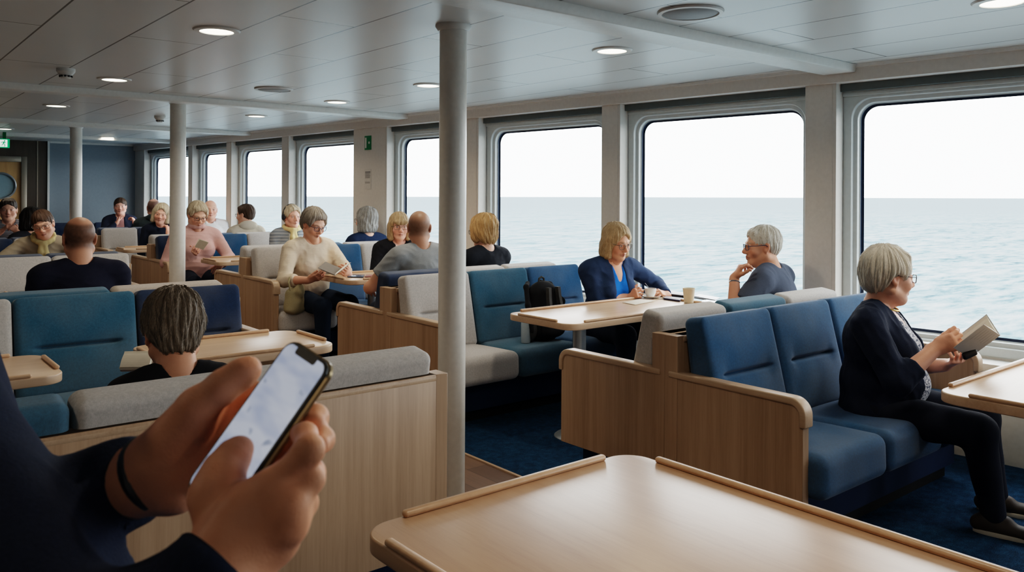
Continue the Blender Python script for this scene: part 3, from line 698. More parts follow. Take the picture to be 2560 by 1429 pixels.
def hair_mesh(style,T,Rm,s,res,seed):
    S=SDF(); s0=s
    def p(x,y,z): return T+Rm@(np.array((x,y,z))*s0)
    def E(c,r,k=.015,op='+'): S.ell(p(*c),[v*s0 for v in r],Rm,k*s0,op)
    def C(a,b,ra,rb,k=.02,op='+'): S.cap(p(*a),p(*b),ra*s0,rb*s0,k*s0,op)
    def H(pt,n,k=.008): S.half(p(*pt),Rm@np.array(n,dtype=float),k*s0)
    amp=.0035
    if style=='short_f':      # soft short crop with side-swept fringe, ears part covered
        E((0,-.022,.046),(.090,.108,.094)); E((0,-.062,-.005),(.078,.062,.075),.03)
        for q in (-1,1): E((q*.062,.0,.03),(.03,.062,.05),.02); 
        C((.05,.042,.088),(-.045,.050,.084),.017,.017,.02)
        E((0,.106,-.022),(.100,.090,.104),.012,'-')
        for q in (-1,1): E((q*.088,.006,-.026),(.030,.036,.038),.01,'-')
        H((0,-.05,-.078),(0,.45,-1),.02); amp=.005
    elif style=='short_m':
        E((0,-.022,.042),(.082,.104,.088)); E((0,-.058,.0),(.070,.055,.066),.03)
        C((.045,.048,.086),(-.045,.048,.086),.013,.013,.02)
        E((0,.116,-.020),(.095,.082,.100),.010,'-')
        for q in (-1,1): E((q*.086,-.004,-.022),(.024,.032,.040),.008,'-')
        H((0,-.05,-.062),(0,.35,-1),.015); amp=.0035
    elif style=='mop':        # thick tousled man's hair seen from behind
        E((0,-.024,.050),(.088,.108,.094)); E((0,-.062,-.004),(.072,.056,.070),.03); E((0,-.068,-.06),(.046,.036,.05),.03)
        for q in (-1,1): E((q*.062,-.014,.02),(.026,.058,.05),.02)
        C((.05,.066,.08),(-.05,.066,.08),.02,.02,.02)
        E((0,.125,-.035),(.1,.085,.1),.01,'-')
        for q in (-1,1): E((q*.094,-.004,-.022),(.034,.042,.046),.008,'-')
        H((0,-.05,-.066),(0,.3,-1),.02); amp=.006
    elif style=='bob':        # chin-length bob with swept fringe
        E((0,-.020,.044),(.090,.108,.092)); E((0,-.058,-.04),(.082,.056,.085),.03)
        for q in (-1,1): C((q*.072,.012,.03),(q*.078,.012,-.085),.028,.030,.03); C((q*.07,-.03,.0),(q*.07,-.035,-.085),.034,.034,.03)
        E((0,.120,-.022),(.062,.088,.118),.012,'-')
        H((0,0,-.118),(0,.1,-1),.02); amp=.0045
    elif style=='fringe':     # shoulder bob with straight fringe down to the brows
        E((0,-.020,.044),(.088,.106,.090)); E((0,-.055,-.04),(.080,.056,.09),.03)
        for q in (-1,1): C((q*.072,.020,.03),(q*.074,.022,-.10),.022,.026,.03); C((q*.07,-.03,.0),(q*.07,-.03,-.09),.034,.034,.03)
        C((-.045,.082,.052),(.045,.082,.052),.017,.017,.02); C((-.035,.085,.036),(.035,.085,.036),.010,.010,.012)
        E((0,.122,-.06),(.056,.075,.088),.008,'-')
        H((0,0,-.13),(0,.0,-1),.02); amp=.004
    elif style=='bun':
        E((0,-.022,.04),(.083,.104,.088)); E((0,-.058,-.005),(.074,.055,.07),.03); E((0,-.115,.03),(.04,.035,.04),.015)
        E((0,.118,-.03),(.088,.082,.1),.01,'-')
        for q in (-1,1): E((q*.088,.0,-.022),(.024,.034,.036),.008,'-')
        H((0,-.05,-.07),(0,.4,-1),.015)
    elif style=='fluffy':     # wavy collar-length blond hair
        E((0,-.022,.044),(.094,.112,.094)); E((0,-.05,-.03),(.088,.062,.085),.03)
        for q in (-1,1): E((q*.074,.01,-.015),(.030,.05,.07),.03)
        E((0,.118,-.030),(.062,.084,.100),.012,'-'); H((0,0,-.095),(0,.2,-1),.02); amp=.007
    elif style=='ring':       # fringe of hair round a bald crown
        E((0,-.022,.034),(.080,.100,.086)); E((0,-.058,.0),(.069,.055,.066),.03)
        E((0,.01,.112),(.068,.105,.060),.015,'-'); E((0,.120,-.03),(.1,.09,.11),.01,'-')
        for q in (-1,1): E((q*.086,-.004,-.018),(.024,.032,.040),.008,'-')
        H((0,-.05,-.058),(0,.35,-1),.015); amp=.002
    V,F=S.mesh(res)
    N=vnorm(V,F); q=((V-T)@Rm)/s0
    cx=q-np.array((.012,-.045,.115)); th=np.arctan2(cx[:,0],cx[:,1]); rr=np.linalg.norm(cx,axis=1)
    r=np.random.default_rng(seed); d=np.zeros(len(V))
    for fr,w in ((9,.4),(17,.35),(29,.3),(47,.2)):
        d+=w*np.sin(np.round(fr)*th+r.uniform(0,6.3)+2.2*np.sin(rr*r.uniform(25,45)+r.uniform(0,6)))
    d+=.35*sines(q,70,seed+1,6)
    V=V+N*(d*amp*s0)[:,None]
    hsA=np.stack([th,rr*6,np.zeros(len(V))],1)
    return strands(V,F,hsA,T,Rm,s0,seed,style)
from mathutils import kdtree
def strands(V,F,hsA,T,Rm,s,seed,style):
    r=np.random.default_rng(seed+77); N=vnorm(V,F); n=int(NSTR.get(style,1500)*(1 if len(V)>9000 else .55))
    if not n: return V,F,hsA
    kd=kdtree.KDTree(len(V))
    for i,v in enumerate(V): kd.insert(v,i)
    kd.balance(); crown=T+Rm@(np.array((.012,-.045,.125))*s); dn=Rm@np.array((0,-.10,-1.0))
    L=SLEN.get(style,.05)*s; st=7; NV=[];NF=[];NA=[]; b=len(V)
    ids=r.integers(0,len(V),n)
    for i in ids:
        p=V[i].copy(); q0=((V[i]-T)@Rm)/s; l=L*r.uniform(.6,1.25)*((.22 if q0[2]>.02 else .5) if q0[1]>.03 and style!='fringe' else 1); pts=[];ns=[]; jit=r.normal(size=3)*.22
        lift=r.uniform(.0005,.0045)*s
        for k in range(st):
            _,j,_=kd.find(p); nn=N[j]; pts.append(V[j]*.5+(p-nn*np.dot(p-V[j],nn))*.5+nn*(lift*(k/(st-1))*(1.0 if k<st-1 else 1.5)-.0005)); ns.append(nn)
            rad=p-crown; rad/=np.linalg.norm(rad)+1e-6; t=rad*.8+dn*.6+jit; t=t-nn*np.dot(t,nn); t/=np.linalg.norm(t)+1e-6
            p=p+t*l/(st-1)
        h=hsA[i]+np.array((r.uniform(-1,1)*.9,0,0))
        for k in range(st):
            t=pts[min(k+1,st-1)]-pts[max(k-1,0)]; w=np.cross(ns[k],t); w/=np.linalg.norm(w)+1e-9
            wd=.0011*s*(1-.75*(k/(st-1))**2)
            NV+= [pts[k]-w*wd,pts[k]+w*wd]; NA+=[h+np.array((0,k*.06,0))]*2
        o=b+len(NV)-2*st
        NF+=[(o+2*k,o+2*k+1,o+2*k+3,o+2*k+2) for k in range(st-1)]
    return np.concatenate([V,np.array(NV)]),np.concatenate([F,np.array(NF)]),np.concatenate([hsA,np.array(NA)])
NSTR=dict(short_f=2600,short_m=2400,mop=4200,bob=3200,fringe=2400,bun=1200,fluffy=3200,ring=1200); SLEN=dict(short_f=.05,short_m=.03,mop=.05,bob=.07,fringe=.08,bun=.06,fluffy=.055,ring=.025)
def glasses(T,Rm,s,mat,parent,rnd=False,name='glasses'):
    m=MB()
    def p(x,y,z): return T+Rm@(np.array((x,y,z))*s)
    for q in (-1,1):
        w,h,rr=(.046,.042,.02) if rnd else (.050,.034,.012)
        lp=rrect(q*.034,.002,w,h,rr,5); m.tube([p(x,.0965-2.2*x*x,z) for x,z in lp],.0019*s,6,True)
        m.tube([p(q*.058,.089,.010),p(q*.078,.06,.010),p(q*.083,-.005,.010),p(q*.081,-.022,-.004)],.0019*s,6)
    m.tube([p(-.011,.0965,.006),p(0,.099,.009),p(.011,.0965,.006)],.0017*s,6)
    return m.build(name,mat,parent,smooth=True)
# ------------------------------------------------------------------ hands
def hand(S,W,F,N,left,s=1.0,curl=.35,spread=.12,thumb=(.55,.65,.35),tb=.3,k=.005,fl=None):
    """W wrist, F towards the fingertips, N the way the palm faces; curl 0 flat .. 1 fist (or one value per finger, index first)"""
    F=A3(F); F/=np.linalg.norm(F); N=A3(N); N=N-F*(N@F); N/=np.linalg.norm(N); T=np.cross(F,N)*(-1 if left else 1)
    W=A3(W); c=[curl]*4 if not isinstance(curl,(list,tuple)) else curl
    S.ecap(W-F*.02*s,W+F*.02*s,T,(.029*s,.020*s),(.030*s,.018*s),None,.015*s)
    S.ecap(W+F*.02*s,W+F*.082*s,T,(.031*s,.0165*s),(.040*s,.0135*s),(.02*s,.012*s),.012*s)
    S.ell(W+F*.038*s+T*.026*s+N*.008*s,(.017*s,.017*s,.026*s),np.stack([T,N,F],1),.015*s)
    tips=[]
    for i,(off,ln,r) in enumerate(((.030,.078,.0092),(.010,.086,.0095),(-.011,.080,.0090),(-.030,.064,.0080))):
        b=W+F*(.085-.006*abs(i-1))*s+T*off*s; d=F+T*spread*(1.2-.8*i); d/=np.linalg.norm(d); ang=0; pts=[b-F*.012*s,b]; rs=[r*s,r*s*1.04]
        for j,(fr,am) in enumerate(((.46,62),(.30,82),(.24,52))):
            ang+=R(am)*c[i]; dv=d*math.cos(ang)+N*math.sin(ang); pts.append(pts[-1]+dv*ln*fr*s); rs.append(r*s*(.98,.88,.74)[j])
        S.chain(pts,rs,k*s); tips.append(pts[-1])
    td=T*thumb[0]+F*thumb[1]+N*thumb[2]; td/=np.linalg.norm(td); b=W+F*.028*s+T*.026*s+N*.006*s; m1=b+td*.036*s
    d2=td*(1-tb)+F*tb*1.2+N*tb*.3; d2/=np.linalg.norm(d2); m2=m1+d2*.032*s; m3=m2+d2*.022*s
    S.chain([b,m1,m2,m3],[.015*s,.0118*s,.0105*s,.0085*s],k*s); tips.append(m3)
    return tips
def ik(S,W,l1,l2,hint):
    S,W=A3(S),A3(W); d=W-S; L=np.linalg.norm(d); Lm=min(L,(l1+l2)*.985); 
    if L>Lm: W=S+d/L*Lm; d=W-S; L=Lm
    u=d/L; a=(l1*l1-l2*l2+L*L)/(2*L); h=math.sqrt(max(l1*l1-a*a,1e-6)); hv=A3(hint); hv=hv-u*(hv@u); hv/=np.linalg.norm(hv)
    return S+u*a+hv*h,W
def join(parts):
    V=[];F=[];C=[];o=0
    for v,f,c in parts: V.append(v); F.append(f+o); C.append(c); o+=len(v)
    return np.concatenate(V),np.concatenate(F),np.concatenate(C)
CL={}
def clo(c,stripes=None,var=.12):
    k=(tuple(c),str(stripes),var)
    if k not in CL: CL[k]=cloth('cloth %d %d %d'%tuple(c),lin(c),var,stripes)
    return CL[k]
# ------------------------------------------------------------------ a seated (or standing) person
def person(label,x,y,face,z0=0.0,s=1.0,seat=.455,lean=-6,turn=0,build=1.0,belly=1.0,sex='f',head=(0,0,0),neckf=.3,
           armL=None,armR=None,top=None,legs=None,hair='short_f',hairc='grey',crop=None,gl=None,rnd=False,skin='fair',res=.005,
           trousers=(24,30,42),shoes=None,jaw=1.0,old=1,hs=1.0,inner=None,full=True,stand=False,knee=.14,legd=0,seed=1,scarf=None,twist=0,shw=1.0,collar='round',bres=None,shinz=None):
    Rz=Matrix.Rotation(R(face),3,'Z'); base=Vector((x,y,z0))
    def loc(w): return np.array(Rz.transposed()@(Vector(w)-base))/s
    def ldir(w): return np.array(Rz.transposed()@Vector(w))
    hip=seat+.085 if not stand else .93
    Pp=np.array((0,.0,hip)); a=R(lean); u=np.array((0,math.sin(a),math.cos(a))); f=np.array((0,math.cos(a),-math.sin(a))); r=np.array((1.0,0,0))
    tw=np.array(Matrix.Rotation(R(twist),3,Vector(u))); rs_=tw@r; fs=tw@f
    Nb=Pp+u*.50-f*.012
    nd=u*(1-neckf)+np.array((0,.38,.92))*neckf; nd/=np.linalg.norm(nd)
    Hc=Nb+nd*.135*hs+fs*.018
    Rm=rotm(*head)
    bw=build*shw
    body=SDF()
    def torso(S,t=0.0,k=.05,hips=True):
        B=build
        if hips:
            S.ell(Pp,(.172*B+t,.125*B+t,.105+t),np.stack([r,f,u],1),k)
        S.ell(Pp+u*.13+f*.025*belly,(.145*B+t,.112*B*belly+t,.15+t),np.stack([r,f,u],1),k)
        S.ell(Pp+u*.32,(.155*B+t,.112*B+t,.17+t),np.stack([rs_,fs,u],1),k)
        S.cap(Pp+u*.435-rs_*.12*bw-f*.01,Pp+u*.435+rs_*.12*bw-f*.01,.062+t,.062+t,k)
        if sex=='f':
            for q in (-1,1): S.ell(Pp+u*.29+rs_*q*.075*B+fs*.085*B,(.068*B+t*.6,.06*B+t*.6,.07+t*.6),np.stack([rs_,fs,u],1),.05)
        else:
            for q in (-1,1): S.ell(Pp+u*.34+rs_*q*.07*B+fs*.07*B,(.075*B+t*.6,.045*B+t*.6,.06+t*.6),np.stack([rs_,fs,u],1),.05)
        for q in (-1,1): S.cap(Nb-u*.005+r*q*.02,Pp+u*.445+rs_*q*.145*bw-f*.01,.045+t,.052+t,.03)
    Sh={}; arms={}
    for q,A in ((1,armR),(-1,armL)):
        Sj=Pp+u*.425+rs_*q*.178*bw-f*.012; Sh[q]=Sj
        A=dict(A or {}); 
        if 'w' in A: W=loc(A['w'])
        else: W=np.array(A.get('l',(q*.10,.30,hip+.10)))
        hint=A.get('e',(q*.5,-.35,-1)); hint=ldir(hint) if A.get('ew') else np.array(hint,dtype=float)
        E,W=ik(Sj,W,.285,.245,hint)
        fd=ldir(A['fd']) if 'fd' in A else (W-E)/np.linalg.norm(W-E)*.8+np.array((-q*.35,.25,-.15)); 
        pn=ldir(A['pn']) if 'pn' in A else np.array((-q*.3,-.2,-1.0))
        arms[q]=(Sj,E,W,fd,pn,A)
    def armsdf(S,q,t=0,k=.02,upto=1.0,end=None):
        Sj,E,W,_,_,_=arms[q]; B=.55+.45*build
        S.cap(Sj,E,.054*B+t,.041*B+t,.03)
        if upto>0:
            e=E+(W-E)*upto; r1=(.043+(.027-.043)*upto)*B
            if end: S.ecap(E,e,r,(.044*B+t,.044*B+t),(r1+t,r1+t),(.04*B+t,.008),k)
            else: S.cap(E,e,.043*B+t,r1+t,k)
    K={};Ak={}
    for q in (-1,1):
        hj=Pp+r*q*.088*build+f*.02
        if stand: kn=np.array((q*.10,.02,.50)); an=np.array((q*.11,-.02,.08))
        else:
            kz=(seat+.065); kn=np.array((q*knee,.44+legd,kz)); an=np.array((q*(knee+.01),.44+legd+ (shinz if shinz is not None else .02),.09-(z0/s if False else 0)))
        K[q]=(hj,kn,an)
    def legsdf(S,t=0,k=.03,shin=True):
        for q in (-1,1):
            hj,kn,an=K[q]; B=.5+.5*build
            S.cap(hj,kn,.082*B+t,.058*B+t,.04)
            if shin: S.cap(kn,an,.056*B+t,.040+t,.03)
    torso(body); body.cap(Nb-u*.03,Hc-Rm@np.array((0,.02,.05)),.056,.053,.03)
    for q in (-1,1): armsdf(body,q)
    if full: legsdf(body)
    skinc=np.array(SK[skin]); hc=HAIR[hairc]; hcol=np.array(hc.node_tree.nodes['Color Ramp'].color_ramp.elements[0].color[:3])*1.5
    V,F=body.mesh(.009 if bres is None else bres); parts=[(V,F,np.tile(skinc,(len(V),1)))]
    # only keep what clothes leave open (forearms, neck) plus the whole trunk as one skin
    hd=SDF(); head_sdf(hd,Hc,Rm,hs,jaw,Nb-u*.015,.055 if sex=='m' else .050,old); V,F=hd.mesh(res); V=relax(V,F,1,.35)
    parts.append((V,F,head_paint(V,Hc,Rm,hs,skinc,hcol*.8,hcol,crop)))
    for q in (-1,1):
        Sj,E,W,fd,pn,A=arms[q]
        if A.get('nohand'): continue
        h=SDF(); B=.55+.45*build; h.cap(E+(W-E)*.35,W,(.043-.016*.35)*B,.027*B,.01)
        tips=hand(h,W,fd,pn,q<0,A.get('hsz',.98),A.get('curl',.35),A.get('spread',.12),A.get('thumb',(.55,.65,.35)),A.get('tb',.3))
        V,F=h.mesh(max(.0032,res*.72)); c=np.tile(skinc*np.array((.97,.86,.82)),(len(V),1))
        for tp in tips:
            g=np.exp(-((V-np.array(tp))**2).sum(1)/.011**2)[:,None]; c=c*(1-.45*g)+.45*g*np.array(skinc)*np.array((1.1,.75,.7))
        parts.append((V,F,c))
    V,F,Cc=join(parts)
    o=mk('person',V,F,M['skin'],attrs={'Col':np.concatenate([Cc,np.ones((len(Cc),1))],1)}); o.location=base; o.rotation_euler=(0,0,R(face)); o.scale=(s,s,s)
    tag(o,label,'person')
    # hair
    if hair:
        V,F,h=hair_mesh(hair,Hc,Rm,hs,max(.004,res),seed); mk('hair',V,F,hc,o,attrs={'hs':h})
    if gl: glasses(Hc,Rm,hs,gl,o,rnd)
    # clothing
    top=dict(top or {}); tc=top.get('c',(40,50,70)); th=top.get('t',.012); sl=top.get('sleeve','long'); up={'long':.90,'three':.45,'short':0,'elbow':.1,'mid':.62}[sl]
    def garment(name,mat,th,sleeve,collr=.066,vneck=0,opening=0,wr=.0045,low=-.09,rs2=.0075):
        S=SDF(); torso(S,th)
        for q in (-1,1):
            if sleeve is None: continue
            if sleeve=='short':
                Sj,E,W,_,_,_=arms[q]; B=.55+.45*build; S.ecap(Sj,Sj+(E-Sj)*.62,r if abs(np.dot(r,(E-Sj)/np.linalg.norm(E-Sj)))<.9 else f,(.056*B+th,.056*B+th),(.052*B+th*1.3,.052*B+th*1.3),(.08,.008),.03)
            else: armsdf(S,q,th,.02,up,True)
        S.half(Pp+u*low,-u,.01)
        ax=nd
        S.cap(Nb+ax*.0+u*.012,Nb+ax*.2,collr,collr+.03,.012,'-')
        if collar=='round': S.ell(Nb+u*.012+fs*.05,(collr*.95,.05,.045),np.stack([rs_,fs,u],1),.012,'-')
        if vneck: S.cap(Nb+fs*.075+u*.02,Nb-u*vneck+fs*.17,.055,.012,.012,'-')
        if opening: S.ecap(Nb+fs*.14+u*.06,Pp+u*-.12+fs*.16,rs_,(.05,.14),(opening,.16),None,.012,'-')
        V,F=S.mesh(rs2); V=relax(V,F,1,.4); N=vnorm(V,F)
        arm_w=sines(V,40,seed+11,7)*.6+(.5-1.6*np.abs(sines(V,55,seed+12,5,(1,1,1.6))))*.75+sines(V,110,seed+13,6)*.2
        V=V+N*(arm_w*wr)[:,None]
        return mk(name,V,F,mat,o)
    if inner: garment(inner.get('name','blouse'),inner['m'],th*.5,None,.068,inner.get('v',.05),0,.003)
    mt=top.get('m') or clo(tc,top.get('stripes'))
    garment(top.get('name','shirt'),mt,th,sl,top.get('neck',.066),top.get('v',0),top.get('open',0),top.get('wr',.0045),rs2=top.get('res',.0075))
    if top.get('hood'):
        S=SDF(); S.ell(Nb-f*.055+u*.01,(.115,.06,.06),np.stack([r,f,u],1),.02); S.cap(Nb+r*.09-u*.02+f*.02,Nb-r*.09-u*.02+f*.02,.03,.03,.03); S.cap(Nb+nd*.02,Nb+nd*.2+f*.03,.062,.09,.015,'-')
        V,F=S.mesh(.007); mk('hood',V,F,mt,o)
    if top.get('col'):
        S=SDF()
        for q in (-1,1): S.chain([Nb-f*.06+u*.02,Nb+r*q*.062+u*.012,Nb+r*q*.045+f*.075-u*.03,Nb+r*q*.02+f*.095-u*.075],[.014,.015,.015,.009],.012)
        V,F=S.mesh(.005); mk('collar',V,F,top['col'] if not isinstance(top['col'],tuple) else clo(top['col']),o)
    if full:
        S=SDF(); S.ell(Pp-u*.01,(.178*build,.132*build,.108),np.stack([r,f,u],1),.05); legsdf(S,.012); V,F=S.mesh(.009); V=relax(V,F,1,.4); N=vnorm(V,F); V=V+N*(sines(V,38,seed+5)*.004)[:,None]
        mk('trousers',V,F,clo(trousers),o)
        if shoes is not None:
            for q in (-1,1):
                an=K[q][2]; S=SDF(); S.ecap(an+np.array((0,-.055,-.048)),an+np.array((q*.015,.16,-.058)),r,(.036,.036),(.044,.026),None,.02); S.cap(an+np.array((0,-.02,-.03)),an+np.array((0,.05,-.035)),.042,.036,.02); S.half(an+np.array((0,0,-.084)),(0,0,-1),.004)
                V,F=S.mesh(.006); sh=mk('shoe',V,F,shoes,o); 
                Ssole=MB().prism([(an[0]+q*.006+.047*math.cos(t)*(1 if math.sin(t)>0 else .85),an[1]+.055+.135*math.sin(t)) for t in np.linspace(0,6.28,24)[:-1]],an[2]-.09,an[2]-.068); Ssole.build('sole',M['rubber'],sh,bev=.004)
    return dict(o=o,Hc=Hc,Rm=Rm,hs=hs,Nb=Nb,u=u,f=f,r=r,nd=nd,arms=arms,Pp=Pp,s=s)
M['rubber']=plain('shoe sole',lin((190,186,176)),.7,.2)
# ------------------------------------------------------------------ passengers
M['pattern']=None
def m_pattern():
    t=NT('black and white patterned blouse'); v=t.noise(t.co('Object'),75,2,.5,1.2); b=t.noise(t.co('Object'),6,2)
    c=t.ramp(v.outputs[0],[(.46,lin((28,34,52))),(.52,lin((205,206,210)))]).outputs[0]
    return t.bsdf(t.mix(t.math('MULTIPLY',b.outputs[0],.4),c,lin((120,130,160))),.9,None,.2)
M['pattern']=m_pattern()
M['royal']=cloth('royal blue blouse',lin((20,96,190)),.3)
M['tortoise']=plain('dark glasses frame',lin((40,28,26)),.3,.5); M['bluefr']=plain('dark blue glasses frame',lin((20,40,78)),.3,.5); M['wire']=plain('thin metal glasses frame',lin((110,100,92)),.3,.5,.6)
M['shoe']=plain('dark brown shoe',lin((52,44,40)),.6,.3)
M['steel']=plain('steel watch',lin((150,152,155)),.3,.5,.9); M['gold']=plain('gold chain',lin((196,158,84)),.35,.5,.8)
# woman reading at the right
p1=person('elderly woman with short silver hair and navy cardigan reading a paperback by the window',3.97,1.96,198,seat=.385,lean=0,build=1.30,belly=1.34,head=(34,6,0),neckf=.75,hs=1.13,
  armR=dict(w=at(2338,872,3.74),fd=at(2425,838,3.68)-at(2338,872,3.74),pn=camdir(-.15,-.25,-1),curl=[.5,.6,.66,.72],spread=.03,thumb=(.3,.9,.35),hsz=1.05,e=(.75,-.3,-1)),
  armL=dict(w=at(2362,912,3.98),fd=at(2440,888,3.80)-at(2362,912,3.98),pn=camdir(-.2,.75,-.35),curl=[.5,.6,.65,.7],hsz=1.05),
  top=dict(c=(22,30,48),sleeve='three',open=.125,name='cardigan',res=.006,t=.015,wr=.006,neck=.074),inner=dict(m=M['pattern'],name='blouse',v=.10),
  hair='short_f',hairc='silver',gl=M['tortoise'],skin='fair',res=.0038,trousers=(20,26,40),shoes=M['shoe'],seed=3,jaw=1.1,shinz=.06)
def necklace(p,mat,rad=.075,drop=.06):
    Nb,u,f,r=p['Nb'],p['u'],p['f'],p['r']; m=MB()
    m.tube([Nb+u*(.03-drop*(.5+.5*math.cos(t)))+f*(.030+(rad+.012)*math.cos(t))+r*rad*math.sin(t) for t in np.linspace(0,2*math.pi,48)[:-1]],.0045,6,True)
    return m.build('necklace',mat,p['o'],smooth=True)
necklace(p1,M['gold'],.066,.05)
# man in slate T-shirt, hand at his chin
p2=person('grey-haired man in a slate T-shirt with hand on chin looking out of the window',4.62,2.90,14,s=1.015,lean=10,build=1.16,belly=1.15,sex='m',head=(36,4,0),neckf=.65,hs=1.06,
  armL=dict(w=at(1836,694,5.06),fd=at(1866,640,5.03)-at(1836,694,5.06),pn=camdir(1,.1,.1),curl=[.55,.75,.8,.85],e=(-1,.75,-.75)),
  armR=dict(l=(.15,.36,.76)),top=dict(c=(74,82,98),sleeve='short',name='tee_shirt',res=.0065),hair='short_m',hairc='silver',gl=M['bluefr'],skin='tan',res=.0042,trousers=(40,44,54),seed=5,jaw=1.08)
A=p2['arms'][-1]; wd=(A[2]-A[1])/np.linalg.norm(A[2]-A[1]); wc=A[2]-wd*.03
MB().tube([wc+.031*(math.cos(t)*np.cross(wd,(1,0,0))+math.sin(t)*np.cross(wd,np.cross(wd,(1,0,0)))) for t in np.linspace(0,6.28,28)[:-1]],.006,6,True).build('wristwatch',M['steel'],p2['o'],smooth=True)
# woman in blue stirring coffee
p3=person('woman with blond bob and blue blouse stirring coffee at the table with the cups',4.46,4.32,172,lean=13,build=1.18,belly=1.15,head=(4,17,3),neckf=.5,hs=1.08,
  armR=dict(w=at(1566,742,6.02),fd=at(1604,726,5.98)-at(1566,742,6.02),pn=camdir(.25,-.5,-1),curl=[.5,.55,.6,.65],e=(1,-.1,-.45)),
  armL=dict(w=at(1668,738,6.12),fd=at(1632,722,6.04)-at(1668,738,6.12),pn=camdir(-.5,-.7,-.2),curl=.45,e=(-1,-.1,-.5)),
  top=dict(c=(38,54,82),sleeve='long',open=.06,name='cardigan',res=.0065,wr=.006,neck=.074),inner=dict(m=M['royal'],name='blouse',v=.14),hair='bob',hairc='ash',gl=M['wire'],rnd=True,skin='tan',res=.0042,trousers=(22,32,48),seed=8,jaw=1.08)
person('woman with tousled golden hair and black top seen from behind near the window',4.15,5.40,4,s=1.02,lean=-2,build=1.08,head=(8,8,0),hs=1.08,top=dict(c=(24,27,34),sleeve='long',name='shirt'),hair='fluffy',hairc='gold',gl=M['black'],res=.006,seed=9,neckf=.5)
p5=person('man with cropped hair in a grey T-shirt seen from behind, elbow on the armrest',3.50,5.39,-8,s=1.06,lean=-3,build=1.1,sex='m',head=(-22,2,0),neckf=.4,hs=1.06,
  armL=dict(l=(-.26,.28,.72),e=(-1,-.35,-.8)),top=dict(c=(140,144,148),sleeve='short',name='tee_shirt'),hair=None,hairc='greyb',crop=dict(front=.055,a=.72),skin='tan',res=.006,trousers=(40,46,60),seed=10)
person('woman with straight blond fringe and black jacket eating opposite the man in grey',4.17,6.82,166,s=1.02,lean=6,head=(-8,4,0),hs=1.06,
  armR=dict(w=at(992,655,7.72),fd=at(1003,612,7.74)-at(992,655,7.72),pn=at(1010,600,8.0)-at(992,640,7.6),curl=.55,e=(.7,.2,-1)),
  armL=dict(w=at(1040,660,7.8),fd=camdir(-.6,.8,0),pn=camdir(-.6,-.2,-.6),curl=.6,e=(-.7,.2,-1)),
  top=dict(c=(24,25,30),sleeve='long',open=.03,name='jacket'),inner=dict(m=clo((214,196,192)),name='blouse',v=.05),hair='fringe',hairc='blond',gl=M['wire'],skin='pink',res=.006,seed=11)
p7=person('woman with cropped grey hair and cream sweater reading a book at the table edge',3.28,6.89,186,s=1.05,lean=6,build=1.08,belly=1.1,head=(6,24,-3),neckf=.45,hs=1.07,
  armR=dict(w=at(772,700,6.98),fd=at(822,684,6.92)-at(772,700,6.98),pn=camdir(.1,.75,-.7),curl=.25,spread=.02,thumb=(.3,.9,.2),e=(.8,-.4,-1)),
  armL=dict(w=at(880,700,7.08),fd=at(862,676,6.98)-at(880,700,7.08),pn=camdir(-.7,.2,-.3),curl=.45,e=(-1,-.2,-.8)),
  top=dict(c=(222,206,186),sleeve='three',stripes=(lin((186,168,150)),24,.3),name='sweater',res=.0065,neck=.078,t=.014),hair='short_f',hairc='salt',gl=M['bluefr'],skin='fair',res=.0045,trousers=(22,34,52),seed=12,knee=.13)
person('woman with steel grey bob seen from behind in front of the wide pilaster',4.34,7.72,2,s=1.04,lean=-2,head=(24,3,0),hs=1.08,top=dict(c=(26,40,66),sleeve='long',name='shirt'),hair='bob',hairc='steel',gl=M['black'],res=.006,seed=13,full=True)
p9=person('woman wearing headphones and a pale yellow scarf beside the window',4.18,9.24,168,s=1.05,lean=3,head=(14,2,0),hs=1.05,top=dict(c=(120,130,142),sleeve='long',stripes=(lin((180,186,190)),9,.7),name='cardigan',open=.05),inner=dict(m=clo((196,200,206)),name='shirt',v=.02),hair='short_f',hairc='pale',skin='pink',res=.006,seed=14)
def scarf(p,mat):
    Nb,u,f,r=p['Nb'],p['u'],p['f'],p['r']; S=SDF()
    pts=[Nb+u*.02+f*(.01+.085*math.cos(t))+r*.085*math.sin(t)-u*.02*math.cos(t) for t in np.linspace(0,6.28,13)]
    S.chain(pts,[.021]*13,.02); S.chain([Nb+f*.1-r*.012,Nb+f*.125-r*.03-u*.1,Nb+f*.12-r*.035-u*.19],[.02,.022,.02],.02); S.chain([Nb+f*.1+r*.012,Nb+f*.13+r*.018-u*.08,Nb+f*.13+r*.016-u*.15],[.02,.021,.018],.02)
    V,F=S.mesh(.007); V=V+vnorm(V,F)*(sines(V,70,4)*.006)[:,None]; return mk('scarf',V,F,mat,p['o'])
scarf(p9,clo((224,204,150)))
H,Rm,hs=p9['Hc'],p9['Rm'],p9['hs']; q=lambda x,y,z:H+Rm@(np.array((x,y,z))*hs)
b=MB(); b.tube([q(.098*math.sin(t),-.02,.02+.118*math.cos(t)) for t in np.linspace(-1.75,1.75,22)],.008,8)
for sx in (-1,1): b.tube([q(sx*.083,-.012,0),q(sx*.088,-.012,0),q(sx*.102,-.012,0),q(sx*.108,-.012,0)],[.03,.036,.036,.026],16)
b.build('headphones',M['dark'],p9['o'],smooth=True)
